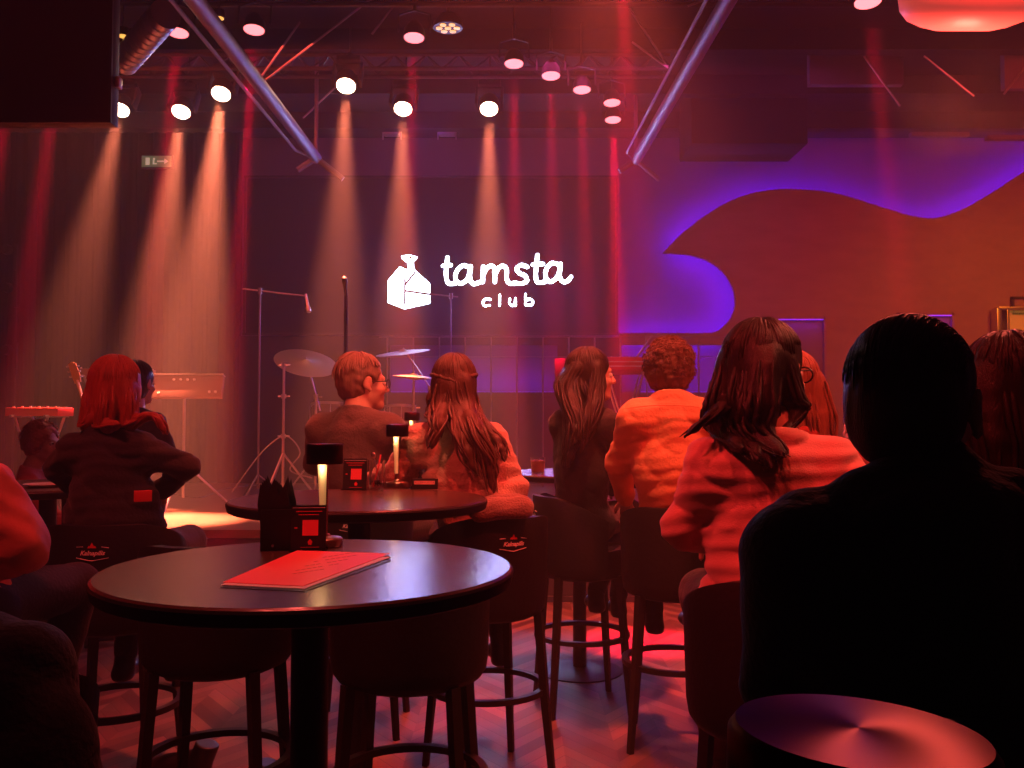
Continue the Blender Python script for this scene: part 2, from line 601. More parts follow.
# wave wall as a big outline; slots are notches cut from its lower part
outl = [(xr, zbot)] + outline
outl += [(xl, slot_t), (slotR[1], slot_t), (slotR[1], slot_b), (xl, slot_b), (xl, zbot)]
mb = MB().prism(outl, .05, Matrix.Translation((0, WY, 0)))
wv = mb.build('trim_1', M['panel_paint'], kind='structure', smooth=False)
wv['label'] = 'red-lit wave-edged wall panel standing off the wall on the right'
# low wall under the screen, left of the wave panel, with the glowing slot
xa = atr(243, 0, WY).x
mb = MB()
lowtop = atr(0, 336, WY).z
mb.box(((xa + slotL[0]) / 2, WY + .025, (zbot + lowtop) / 2), (slotL[0] - xa, .05, lowtop - zbot))
mb.box(((xl + slotL[1]) / 2, WY + .025, (zbot + lowtop) / 2), (xl - slotL[1], .05, lowtop - zbot))
mb.box(((slotL[0] + slotL[1]) / 2, WY + .025, (zbot + slot_b) / 2), (slotL[1] - slotL[0], .05, slot_b - zbot))
mb.box(((slotL[0] + slotL[1]) / 2, WY + .025, (lowtop + slot_t) / 2), (slotL[1] - slotL[0], .05, lowtop - slot_t))
struct('trim_2', mb, M['skirt'])
# LED strips
def led_strip(pts, name, label, r=.012, dy=.07, hid=True):
    mb = MB()
    mb.tube([(p[0], WY + dy, p[1]) for p in pts], r, 6)
    return mb.build(name, M['led_hidden' if hid else 'led'], label=label, cat='led strip')
def inset(pts, d):
    out = []
    for i, p in enumerate(pts):
        a = pts[max(0, i - 1)]; b = pts[min(len(pts) - 1, i + 1)]
        t = Vector((b[0] - a[0], b[1] - a[1])).normalized()
        out.append((p[0] - t.y * d, p[1] + t.x * d))
    return out
k0 = len(crom(wave[:17], 5))
led_strip(inset(wave_s[:k0 - 5], .032), 'led_strip', 'violet LED strip glowing along the top of the wave-edged panel', r=.012)
led_strip(inset(wave_s[k0 + 4:], .032) + [(xl + .03, ztop_low - .015)], 'led_strip', 'violet LED strip glowing around the rounded notch beside the screen', r=.012)
led_strip([(slotL[0], slot_b - .005), (slotL[1], slot_b - .005)], 'led_strip', 'violet LED strip along the bottom of the long slot below the logo', r=.012, dy=.1, hid=False)
led_strip([(slotR[0], slot_b - .005), (slotR[1], slot_b - .005)], 'led_strip', 'violet LED strip in the short slot right of the curly-haired man', r=.012, dy=.1, hid=False)

# stage railing of thin bars in front of the slots
g = empty('stage_railing', (atr(550, 0, BACK - .9).x, BACK - .9, STAGE_Z), label='thin wire railing grid standing on stage in front of the violet slots', cat='railing')
gx = g.location.x
for k, px in enumerate(range(387, 760, 26)):
    p = atr(px, 400, BACK - .9)
    zt = atr(px, 337, BACK - .9).z
    MB().tube([(p.x - gx, 0, 0), (p.x - gx, 0, zt - STAGE_Z)], .012, 6).build('bar', M['stand'], g)
for py in (337, 357):
    a, b = atr(379, py, BACK - .9), atr(752, py, BACK - .9)
    MB().tube([(a.x - gx, 0, a.z - STAGE_Z), (b.x - gx, 0, b.z - STAGE_Z)], .006, 6).build('rail', M['stand'], g)

for sl in (slotL, slotR):
    xm = (sl[0] + sl[1]) / 2
    area('slot_glow', (xm, WY + .12, slot_b + .02), (xm, WY + .3, slot_t + .1), 2.5 * (sl[1] - sl[0]), VIO, sl[1] - sl[0] - .05, .03)
# niches in the wave wall, lit from their top
def niche(x0, x1, y0, y1, label):
    a, b = atr(x0, y0, WY - .005), atr(x1, y1, WY - .005)
    w, h = b.x - a.x, a.z - b.z
    g = empty('display_niche', ((a.x + b.x) / 2, WY - .005, b.z), label=label, cat='niche')
    mb = MB()
    t = .03
    for (cx, cz, sx, sz) in ((0, h - t / 2, w, t), (0, t / 2, w, t), (-w / 2 + t / 2, h / 2, t, h), (w / 2 - t / 2, h / 2, t, h)):
        mb.box((cx, -.03, cz), (sx, .06, sz))
    mb.build('niche_frame', M['niche_frame'], g)
    MB().box((0, -.003, h / 2), (w - .05, .004, h - .05)).build('niche_back', M['wall_paint'], g)
    MB().box((0, -.05, h - t - .008), (w - .07, .015, .012)).build('niche_light', M['led'], g)
    area('niche_glow', (g.location.x, WY - .08, a.z - .07), (g.location.x, WY - .02, b.z), .5, VIO, w - .1, .03)
niche(762, 826, 317, 420, 'tall violet-lit wall niche behind the woman with glasses')
niche(896, 954, 313, 420, 'violet-lit wall niche partly hidden by the dark-haired man in black')
# glazed case and framed picture at the right
a, b = atr(996, 309, WY - .1), atr(1100, 420, WY - .1)
g = empty('display_case', ((a.x + b.x) / 2, WY - .1, b.z), label='amber-lit glazed display case at the right end of the red wall', cat='display case')
w, h = b.x - a.x, a.z - b.z
mb = MB()
for (cx, cz, sx, sz) in ((0, h, w, .04), (0, 0, w, .04), (-w / 2, h / 2, .06, h), (-w / 2 + .11, h / 2, .03, h), (w / 2, h / 2, .05, h)):
    mb.box((cx, 0, cz), (sx, .16, sz), bevel=.004)
mb.build('case_frame', M['chrome'], g)
MB().box((.08, .05, h / 2), (w - .2, .02, h - .04)).build('case_interior', M['case_glass'], g)
rr = random.Random(3)
for k in range(5):
    MB().lathe([(0, 0), (.03, 0), (.032, .10), (.012, .15), (.012, .2), (0, .2)], 10, Matrix.Translation((-w / 2 + .28 + k * .13, -.02, .05 + .0))).build('bottle', M['glass'], g)
MB().box((.05, 0, .035), (w - .2, .1, .02)).build('case_shelf', M['chrome'], g)
a, b = atr(1012, 298, WY - .03), atr(1090, 314, WY - .03)
g = empty('picture_frame', ((a.x + b.x) / 2, WY - .04, b.z), label='thin dark rectangular frame on the red wall above the amber case', cat='picture frame')
w, h = b.x - a.x, a.z - b.z
mb = MB()
for (cx, cz, sx, sz) in ((0, h, w + .03, .03), (0, 0, w + .03, .03), (-w / 2, h / 2, .03, h), (w / 2, h / 2, .03, h)):
    mb.box((cx, 0, cz), (sx, .04, sz))
mb.build('frame', M['black_metal'], g)
MB().box((0, .012, h / 2), (w, .01, h)).build('panel', M['panel_paint'], g)

# exit sign on the drape
p = atr(156, 161, BACK - .5)
g = empty('exit_sign', (p.x, BACK - .45, p.z - .08), label='small dim green exit sign high on the drape at the left', cat='sign')
MB().box((0, 0, .08), (.40, .06, .17), bevel=.008).build('sign_box', M['black_metal'], g)
MB().box((0, -.033, .08), (.37, .006, .14)).build('sign_face', M['exit'], g)
mb = MB()
mb.box((.06, -.038, .08), (.10, .003, .018)); mb.raw([(.10, -.039, .115), (.15, -.039, .08), (.10, -.039, .045)], [(0, 1, 2)])
mb.box((-.11, -.038, .08), (.05, .003, .09)); mb.box((-.03, -.038, .11), (.025, .003, .025)); mb.box((-.035, -.038, .075), (.02, .003, .045)); mb.box((-.02, -.038, .05), (.05, .003, .014))
mb.build('sign_mark', M['exit_mark'], g)

# ================================================================ ceiling works
def pipe(name, pts, r, m, label, cat, **kw):
    return MB().tube(pts, r, 12).build(name, m, label=label, cat=cat, **kw)
# two big diagonal roof struts
for (p, q, lab) in ((at(178, -22, 4.2), at(316, 158, 7.6), 'long silver roof strut slanting down to the right above the left of the stage'),
                    (at(742, -24, 4.6), at(636, 160, 8.2), 'silver roof strut slanting down to the left beside the red lamps')):
    g = empty('roof_strut', q, label=lab, cat='roof strut')
    MB().tube([p - q, Vector((0, 0, 0))], .055, 16).build('tube', M['strut'], g)
    mb = MB()
    d = (p - q).normalized()
    sd = d.cross(Vector((0, 0, 1))).normalized()
    mb.tube([sd * .14 + d * .3, d * (p - q).length * .97 + sd * .14], .014, 8)
    mb.tube([sd * .02, sd * .14 + d * .3], .014, 8)
    mb.build('tie_rod', M['strut'], g)
    mb = MB().tube([(0, 0, 0), (-.18, 0, -.12)], .03, 8); mb.tube([(0, 0, 0), (.26, .05, -.2)], .03, 8); mb.tube([(0, 0, -.02), (0, 0, CEIL - q.z)], .02, 8)
    mb.build('bracket', M['strut'], g)
# thin braces
br_px = [((300, 22), (262, 76), 6.5), ((372, -2), (266, 80), 6.6), ((395, 4), (372, 34), 6.6), ((345, 78), (303, 118), 7.6), ((620, -6), (668, 66), 6.8), ((632, 42), (668, 68), 6.8),
         ((864, 56), (900, 106), 7.4), ((924, 56), (974, 96), 7.4), ((1026, 66), (1004, 94), 7.0), ((688, 6), (760, -20), 6.0)]
for i, (a, b, D) in enumerate(br_px):
    A, B = at(*a, D), at(*b, D)
    lab = ['thin brace left of the left amber beams', 'long thin brace crossing behind the left roof strut', 'short brace beside the black ceiling box', 'thin brace above the stage left of the centre amber lamp',
           'thin cable brace meeting the right roof strut', 'lower thin brace meeting the right roof strut', 'violet-edged brace hanging under the right ceiling panel', 'faint brace under the pendant lamp',
           'short brace by the right edge of the ceiling', 'thin brace behind the top of the right roof strut'][i]
    MB().tube([A, B], .010, 8).build('ceiling_brace', M['stand'], label=lab, cat='brace')
# lighting bars (trusses)
def truss(x0, x1, y, z, label):
    g = empty('lighting_truss', ((x0 + x1) / 2, y, z), label=label, cat='truss')
    L_ = x1 - x0
    for (dy, dz) in ((-.1, 0), (.1, 0), (0, .17)):
        MB().tube([(-L_ / 2, dy, dz), (L_ / 2, dy, dz)], .022, 8).build('chord', M['black_metal'], g)
    mb = MB()
    n = int(L_ / .3)
    for k in range(n):
        xa_, xb = -L_ / 2 + L_ * k / n, -L_ / 2 + L_ * (k + .5) / n
        xc = -L_ / 2 + L_ * (k + 1) / n
        mb.tube([(xa_, -.1, 0), (xb, 0, .17)], .008, 5); mb.tube([(xb, 0, .17), (xc, -.1, 0)], .008, 5)
        mb.tube([(xa_, .1, 0), (xb, 0, .17)], .008, 5); mb.tube([(xb, 0, .17), (xc, .1, 0)], .008, 5)
    for xx in (-L_ / 2 + .5, L_ / 2 - .5):
        mb.tube([(xx, 0, .17), (xx, 0, CEIL - z - .005)], .008, 5)
    mb.build('web', M['black_metal'], g)
truss(-5.6, 1.5, 7.25 * K, 4.62, 'black lighting truss carrying the amber lamps over the stage')
truss(-6.2, 3.0, 5.95 * K, 4.62, 'black lighting truss nearest the room carrying red lamps')
# ceiling panels (baffles), violet-lit
for (x0, x1, y0, y1, D, lab) in ((808, 902, 50, 86, 7.6, 'violet-lit ceiling baffle left of the pendant lamp'), (1002, 1090, 52, 90, 7.6, 'violet-lit ceiling baffle at the right edge'),
                                 (910, 968, 133, 137, 8.6, 'thin violet-lit shelf edge below the pendant lamp'), (986, 1080, 136, 140, 8.6, 'faint shelf edge at the right near the wave top')):
    a, b = at(x0, y0, D), at(x1, y1, D)
    MB().box(((a.x + b.x) / 2, D * K, (a.z + b.z) / 2), (b.x - a.x, .08, a.z - b.z), bevel=.004).build('ceiling_baffle', M['ceiling_panel'], label=lab, cat='baffle')
# roof beams across the ceiling
for i, y in enumerate((8.4, 9.55, 10.7)):
    MB().box((.4, y, CEIL - .1), (16, .14, .2)).build('trim_%d' % (3 + i), M['dark_ceiling'], kind='structure')
# dark box added for the dark ceiling area at the top right of centre
a, b = at(690, -60, 8.3), at(808, 148, 8.3)
MB().box(((a.x + b.x) / 2, 8.3 * K + .35, (a.z + b.z) / 2 + .05), (b.x - a.x, .7, a.z - b.z), bevel=.01).build('ceiling_dark_box', M['curtain'], label='large box added for the dark ceiling area between the right strut and the violet baffle', cat='added box')
# ceiling pipes, the violet light on them put in as emission
pipe('glow_pipe', [at(402, 54, 8.6), at(503, 55, 8.6)], .018, M['pipe_glow'], 'long pipe with its violet light put in as a glow, under the ceiling above the screen', 'pipe')
pipe('glow_pipe', [at(611, 53, 8.6), at(640, 51, 8.6)], .018, M['pipe_glow'], 'short pipe with its violet light put in as a glow, between the red lamps and the right strut', 'pipe')
pipe('glow_pipe', [at(524, 53, 8.6), at(539, 54, 8.6)], .018, M['pipe_glow'], 'very short pipe with its violet light put in as a glow, above the row of red lamps', 'pipe')
p = at(471, 53, 8.5)
MB().lathe([(.0, .02), (.10, .02), (.14, 0), (.10, -.03), (0, -.03)], 20, Matrix.Translation(p)).build('ceiling_speaker', M['steel'], label='small oval fitting on the long ceiling pipe', cat='fitting')
for x in (392, 447):
    p = at(x, 132, 9.3)
    g = empty('stage_projector', p, label='small violet-tinted lamp bracket on the wall above the ' + ('house mark' if x == 392 else 'club lettering'), cat='lamp')
    MB().box((0, 0, 0), (.20, .12, .09), bevel=.015).build('housing', M['duct'], g)
    mb = MB(); mb.box((-.11, 0, -.01), (.015, .05, .16)); mb.box((.11, 0, -.01), (.015, .05, .16)); mb.box((0, 0, .075), (.235, .05, .032)); mb.tube([(0, 0, .08), (0, 0, CEIL - p.z)], .012, 6)
    mb.build('yoke', M['duct'], g)
# corrugated duct
A, B = at(124, 62, 6.2), at(166, 14, 5.6)
mb = MB(); d = B - A; n = 44
pts = [A + d * (k / n) for k in range(n + 1)]
mb.tube(pts, [.095 + (.016 if k % 4 < 2 else 0) for k in range(n + 1)], 18)
mb.build('ventilation_duct', M['duct'], label='corrugated silver ventilation duct beside the black ceiling box', cat='duct')
# black hanging box top left (projection speaker cabinet)
D = 3.3
a, b = at(-60, -60, D), at(111, 123, D)
g = empty('hanging_screen', ((a.x + b.x) / 2, D * K + .04, b.z), label='big black flat panel hanging from the ceiling in the top left corner', cat='screen')
w, h = b.x - a.x, a.z - b.z
MB().box((0, 0, h / 2), (w, .07, h), bevel=.008).build('body', M['black_plastic'], g)
mb = MB(); mb.box((w / 2 - .005, -.04, h / 2), (.012, .012, h)); mb.box((0, -.04, .006), (w, .012, .012))
mb.build('edge_strip', M['black_metal'], g)
MB().box((w / 2 + .012, 0, .19), (.02, .04, .05), bevel=.006).build('bracket', M['chrome'], g)
MB().tube([(-.2, 0, h), (-.2, 0, CEIL - b.z)], .02, 8).build('hanger', M['black_metal'], g)
# pendant lamp, top right
D = 2.6
p = at(966, 10, D)
rw = 66 / F * D * K
g = empty('pendant_lamp', p, 0, label='large glowing red opal pendant lamp at the top right', cat='pendant lamp')
MB().lathe([(.07, -.066), (.085, -.067), (rw * .6, -.056), (rw * .82, -.036), (rw * .95, -.005), (rw, .035), (rw * .93, .08), (rw * .7, .125), (rw * .3, .155), (.02, .165)], 48).build('lamp_shade', M['pendant_opal'], g)
MB().lathe([(0, -.064), (.072, -.064), (.072, -.05), (0, -.05)], 32).build('diffuser', M['pendant_bulb'], g)
MB().tube([(0, 0, .16), (0, .36, .97), (0, .74, 1.66)], .006, 6).build('cord', M['black_plastic'], g)
g.rotation_euler = (R(24), 0, 0)
PEND = p.copy()

# ---- lamps of the rig
def moving_head():
    g = empty('stage_lamp', (0, 0, 0))
    MB().box((0, 0, .30), (.22, .16, .07), bevel=.01).build('base', M['black_plastic'], g)
    mb = MB()
    for sx in (-1, 1):
        mb.box((sx * .125, 0, .15), (.025, .09, .25), bevel=.006)
    mb.box((0, 0, .26), (.27, .09, .025), bevel=.006)
    mb.build('yoke', M['black_plastic'], g)
    MB().lathe([(0, .16), (.07, .155), (.095, .11), (.10, .0), (.088, -.0), (.084, .02)], 24).build('head', M['black_plastic'], g)
    mb = MB()
    mb.lathe([(0, -.004), (.084, -.004), (.084, .006), (0, .006)], 24)
    mb.build('lens', M['amber_lens'], g)
    mb = MB().tube([(0, 0, .33), (0, 0, .42)], .018, 8); mb.lathe([(.02, .36), (.04, .36), (.04, .42), (.02, .42)], 12)
    mb.build('clamp', M['black_metal'], g)
    return g
def par_lamp():
    g = empty('par_lamp', (0, 0, 0))
    MB().lathe([(0, .12), (.05, .12), (.08, .07), (.088, 0), (.080, 0), (.078, .012)], 24).build('can', M['black_plastic'], g)
    MB().lathe([(0, 0), (.078, 0), (.078, .008), (0, .008)], 24).build('lens', M['red_lens'], g)
    mb = MB()
    for sx in (-1, 1): mb.tube([(sx * .125, 0, .05), (sx * .125, 0, .2), (0, 0, .24)], .009, 6)
    mb.tube([(0, 0, .23), (0, 0, .36)], .015, 8)
    mb.build('bracket', M['black_metal'], g)
    return g

amber = [(120, 110, 7.4, 'by the corner of the black hanging panel'), (181, 112, 7.4, 'under the leftmost visible red lamp'), (221, 94, 7.1, 'second highest, left of the long roof strut'),
         (346, 86, 6.95, 'highest of the amber row, right of the long roof strut'), (403, 109, 7.4, 'above and left of the logo'), (489, 109, 7.4, 'at the right end of the amber row above the logo')]
def hang(o, z0):
    q = o.rotation_euler.to_matrix() @ Vector((0, 0, z0))
    top = Vector((q.x, q.y, CEIL - .004 - o.location.z))
    inv = o.rotation_euler.to_matrix().inverted()
    MB().tube([inv @ q, inv @ top], .010, 6).build('hanger', M['black_metal'], o)
proto = None
ORANGE = (1.0, .195, .095)
for i, (px, py, D, w) in enumerate(amber):
    p = at(px, py, D)
    t = Vector((p.x, p.y - (1.5, 1.0, 1.0, .6, .45, .4)[i], .5))
    o = moving_head()
    o.location = p
    o.rotation_euler = (-R(30), 0, 0)
    tag(o, 'bright amber stage lamp ' + w, 'stage lamp', 'amber stage lamps over the stage')
    hang(o, .40)
    spot('amber_beam', p + (t - p).normalized() * .09, t, AMB[i], ORANGE, 19, .95, .05)
red = [(15, 45, 5.6, None), (62, 40, 5.6, None), (178, 33, 5.9, 'above the second amber lamp'), (254, 30, 5.9, 'beside the long left roof strut'), (414, 38, 6.0, 'first right of the black ceiling box above the screen'),
       (514, 64, 6.5, 'left end of the row running back to the right'), (551, 76, 6.7, 'second of the row running back to the right'), (582, 90, 7.0, 'third of the row running back to the right'),
       (612, 103, 7.3, 'upper one of the closest pair'), (613, 120, 7.7, 'lowest of all, with a long red beam'), (868, 2, 4.6, 'left of the glowing pendant'), (622, -40, 5.4, None)]
proto = None
for i, (px, py, D, w) in enumerate(red):
    p = at(px, py, D)
    t = Vector((p.x, p.y - .75, .5))
    if w:
        o = par_lamp()
        o.location = p
        o.rotation_euler = (-R(8), 0, 0)
        tag(o, 'red stage lamp, ' + w, 'stage lamp', 'red stage lamps on the rig')
    else:
        o = par_lamp()
        o.location = p
        tag(o, 'red stage lamp ' + ['hidden behind the hanging panel, its beam below at the far left', 'hidden behind the hanging panel, its beam right of the first', 'just above the picture over the right row'][(0, 1, 11).index(i)], 'stage lamp', 'red stage lamps on the rig')
    hang(o, .34)
    spot('red_beam', p + (t - p).normalized() * .1, t, REDP[i], (1.0, .0, .035), 6 if i != 11 else 11, .6, .04)
# yellow multi-lens lamp
p = at(448, 28, 6.2)
g = empty('cluster_lamp', p, label='dim yellow lamp with a ring of small lenses near the top centre', cat='stage lamp')
MB().lathe([(0, .10), (.08, .10), (.12, .04), (.12, 0), (0, 0)], 24).build('housing', M['black_plastic'], g)
for k in range(7):
    r = 0 if k == 6 else .072
    MB().lathe([(0, -.006), (.026, -.006), (.026, 0), (0, 0)], 12, Matrix.Translation((r * math.cos(k * PI / 3), r * math.sin(k * PI / 3), 0))).build('lens', M['dim_lens'], g)
MB().tube([(0, 0, .1), (0, 0, .3)], .015, 8).build('bracket', M['black_metal'], g)
for px, py, w in ((219, 18, 'by the left roof strut'), (123, 36, 'by the corrugated duct')):
    p = at(px, py, 6.0)
    g = empty('work_light', p, label='tiny yellow lamp ' + w, cat='lamp')
    MB().lathe([(0, .07), (.045, .06), (.05, 0), (0, 0)], 14).build('housing', M['black_plastic'], g)
    MB().lathe([(0, -.008), (.036, -.006), (.036, 0), (0, 0)], 14).build('lens', M['dim_lens'], g)
    MB().tube([(0, 0, .06), (0, 0, CEIL - p.z)], .006, 6).build('hanger', M['black_metal'], g)
# small violet side lamps at far left
for px, py, w in ((8, 250, 'topmost'), (8, 288, 'middle'), (8, 350, 'lowest')):
    p = at(px, py, 8.6)
    g = empty('side_lamp', p, label='tiny violet side lamp at the far left edge, %s of three' % w, cat='lamp')
    MB().lathe([(0, .08), (.05, .07), (.06, 0), (.05, 0)], 14, Matrix.Rotation(R(90), 4, 'X')).build('housing', M['black_plastic'], g)
    MB().lathe([(0, -.008), (.025, -.006), (.025, 0), (0, 0)], 14, Matrix.Rotation(R(-90), 4, 'X') @ Matrix.Scale(-1, 4, (0, 0, 1))).build('lens', M['violet_lens'], g)
    MB().box((0, .16, -.05), (.03, .03, .3)).build('mount', M['black_metal'], g)
    if w == 'topmost': MB().tube([(0, .185, .1), (0, .185, STAGE_Z - p.z)], .012, 6).build('pole', M['black_metal'], g)
# ================================================================ tables
TZ = 1.05
def round_table(x, y, label, z=TZ, r=.40):
    g = empty('bar_table', (x, y, 0), 0, label, 'table', 'round black bar tables')
    MB().lathe([(0, z), (r - .006, z), (r - .001, z - .004), (r - .012, z - .032), (0, z - .032)], 96).build('table_top', M['table_wood'], g)
    MB().lathe([(r - .0005, z - .004), (r + .002, z - .009), (r - .003, z - .030), (r - .012, z - .034), (r - .03, z - .034)], 96).build('edge_band', M['table_edge'], g)
    MB().lathe([(.036, .02), (.036, z - .03)], 32).build('pedestal', M['black_metal'], g)
    mb = MB().lathe([(0, z - .034), (.16, z - .034), (.16, z - .044), (.04, z - .06)], 24)
    mb.build('mounting_plate', M['black_metal'], g)
    MB().lathe([(0, .016), (.05, .03), (.20, .014), (.225, .006), (.225, 0), (0, 0)], 48).build('base', M['black_metal'], g)
    return g

def on(px, py, z):
    """the point seen at a pixel on the horizontal plane at height z"""
    a = at(px, py, 1.0)
    d = a - CAM
    return CAM + d * ((z - CAM.z) / d.z)

T1 = Vector(((312 - 512) / F * 1.775, 1.775, 0))
T2Z = 1.085
T2 = Vector(((360 - 512) / F * 2.87, 2.87, 0))
round_table(T1.x, T1.y, 'round black bar table nearest the camera, holding the red menu folder', r=.396)
round_table(T2.x, T2.y, 'round black bar table behind the front one, with lamp, drink glass and reserved sign', z=T2Z, r=.405)
T3 = Vector((-2.02, 3.38 * K, 0))
round_table(T3.x, T3.y, 'dark round bar table at the left edge, in front of the denim jacket')
T4 = Vector((-.54, 5.1, 0))
round_table(T4.x, T4.y, 'bar table beyond the grey-haired man, carrying the farthest lamp', z=1.14)
T5 = Vector((.36, 4.15 * K, 0))
round_table(T5.x, T5.y, 'bar table left of the woman in black, with a tumbler on it')
T6 = Vector((1.12, 3.62 * K, 0))
round_table(T6.x, T6.y, 'bar table ahead of the woman in the pink sweater, its round base on the floor', r=.30)
T7 = Vector((.14, .22, 0))
NZ = 1.005
round_table(T7.x, T7.y, 'bar table at the bottom right carrying the close-up red lamp', z=NZ, r=.36)

# ================================================================ bar stools
def kal_logo(parent, rad, z, ang=0.0, scale=1.0):
    """embroidered emblem bent round the backrest"""
    crv = bpy.data.curves.new('emblem', 'FONT')
    crv.body = 'Kalnapilis'
    crv.size = .031 * scale
    crv.shear = .35
    crv.align_x = 'CENTER'
    crv.offset = .0006
    crv.resolution_u = 3
    o = bpy.data.objects.new('emblem', crv)
    col.objects.link(o)
    dg = bpy.context.evaluated_depsgraph_get()
    me = bpy.data.meshes.new_from_object(o.evaluated_get(dg))
    bpy.data.objects.remove(o)
    bm = bmesh.new(); bm.from_mesh(me)
    def bend(x, zz, lift=.003):
        a = -PI / 2 + ang + x / rad
        return Vector(((rad + lift) * math.cos(a), (rad + lift) * math.sin(a), z + zz))
    for v in bm.verts:
        v.co = bend(v.co.x * 1.0, v.co.y + v.co.x * 0.0)
    bm.to_mesh(me); bm.free()
    me.name = 'emblem_lettering'
    me.materials.clear(); me.materials.append(M['embroidery_white'])
    lo = bpy.data.objects.new('emblem_lettering', me)
    col.objects.link(lo); lo.parent = parent
    mb = MB()
    w = .078 * scale
    for (pts) in ([(-w, .038), (-.03, .040)], [(.03, .040), (w, .034)], [(-w, -.014), (0, -.028), (w, -.014)]):
        P_ = []
        for (x0, z0), (x1, z1) in zip(pts, pts[1:]):
            for k in range(7):
                P_.append((x0 + (x1 - x0) * k / 6, z0 + (z1 - z0) * k / 6))
        mb.tube([bend(a * 1, b * scale, .002) for a, b in P_], .0014, 5)
    mb.build('emblem_border', M['embroidery_white'], parent)
    mb = MB()
    mb.raw([bend(a * scale, b * scale, .003) for a, b in ((-.022, .034), (.022, .034), (.015, .046), (.009, .044), (0, .062), (-.009, .044), (-.015, .046))], [list(range(7))])
    mb.build('emblem_crown', M['embroidery_red'], parent)

def make_stool():
    g = empty('bar_stool', (0, 0, 0))
    rb = .225
    # tub back: shell wrapping the seat (open towards +y)
    mb = MB()
    a0, a1 = R(-90 - 108), R(-90 + 108)
    n = 40
    rows = [(.61, .82), (.617, .91), (.635, .965), (.67, .99), (.75, 1.0), (.88, 1.01), (.967, 1.02), (.98, 1.01)]
    def shell(z, f, a, inner):
        da = abs(a + PI / 2) / R(108)
        drop = 0.0 if z < .8 else (z - .8) * .55 * max(0, da - .35) ** 1.5 * 2
        r = rb * f - (.035 if inner else 0)
        return Vector((r * math.cos(a), r * math.sin(a), z - drop))
    outer = [[mb.bm.verts.new(shell(z, f, a0 + (a1 - a0) * k / n, False)) for k in range(n + 1)] for z, f in rows]
    inner = [[mb.bm.verts.new(shell(z, f, a0 + (a1 - a0) * k / n, True)) for k in range(n + 1)] for z, f in rows]
    for S_, flip in ((outer, 0), (inner, 1)):
        for a, b in zip(S_, S_[1:]):
            for k in range(n):
                q = (a[k], a[k + 1], b[k + 1], b[k])
                mb.bm.faces.new(q if not flip else q[::-1])
    for k in range(n):
        mb.bm.faces.new((outer[-1][k], outer[-1][k + 1], inner[-1][k + 1], inner[-1][k]))
        mb.bm.faces.new((outer[0][k + 1], outer[0][k], inner[0][k], inner[0][k + 1]))
    for k in (0, n):
        for j in range(len(rows) - 1):
            mb.bm.faces.new((outer[j][k], outer[j + 1][k], inner[j + 1][k], inner[j][k]))
    mb.build('backrest', M['stool_leather'], g)
    MB().lathe([(0, .60), (.17, .60), (.195, .612), (.205, .64), (.205, .70), (.195, .735), (.14, .752), (0, .757)], 40).build('seat', M['stool_leather'], g)
    kal_logo(g, rb * 1.018, .885, scale=.68)
    for sx in (-1, 1):
        for sy in (-1, 1):
            mb = MB()
            mb.tube([(sx * .142, sy * .142, .62), (sx * .162, sy * .162, .28), (sx * .182, sy * .182, 0)], [.021, .019, .015], 4)
            mb.build('leg', M['stool_wood'], g, smooth=False)
    mb = MB()
    n = 40
    pts = [(.232 * math.cos(2 * PI * k / n), .232 * math.sin(2 * PI * k / n), .33) for k in range(n + 1)]
    for sgn, (r0, r1) in ((0, (.222, .246)),):
        mb.lathe([(.200, .322), (.224, .322), (.224, .342), (.200, .342), (.200, .322)], 48)
    mb.build('footring', M['stool_wood'], g)
    return g

def stool_at(cx_px, Y, rz, label, proto=[None]):
    Y = Y * K
    x = (cx_px - 512) / F * Y
    if proto[0] is None:
        proto[0] = o = make_stool()
    else:
        o = copy_tree(proto[0])
    o.location = (x, Y, 0)
    o.rotation_euler = (0, 0, rz)
    tag(o, label, 'bar stool', 'black bar stools with an embroidered back')
    return o
SA = stool_at(122, 2.78, R(2), 'black bar stool under the woman in denim, emblem with red crown')
SB = stool_at(222, 2.34, R(0), 'empty black bar stool under the left half of the front table')
SC = stool_at(411, 2.22, R(-4), 'empty black bar stool under the right half of the front table')
SD = stool_at(488, 2.95, R(25), 'black bar stool under the woman in the fuzzy sweater, white emblem on its right side')
SE = stool_at(581, 3.66, R(-80), 'black bar stool under the woman in black seen in profile')
SF = stool_at(674, 3.26, R(-10), 'black bar stool under the curly-haired man in the orange shirt')
SG = stool_at(778, 1.86, R(0), 'black bar stool under the woman in the pink sweater and glasses')
SH = stool_at(905, 1.12, R(0), 'black bar stool under the man in black at the right')
SI = stool_at(362, 3.42, R(0), 'black bar stool under the grey-haired man')
SJ = stool_at(-70, 1.98, R(-10), 'black bar stool under the person in red at the left edge')

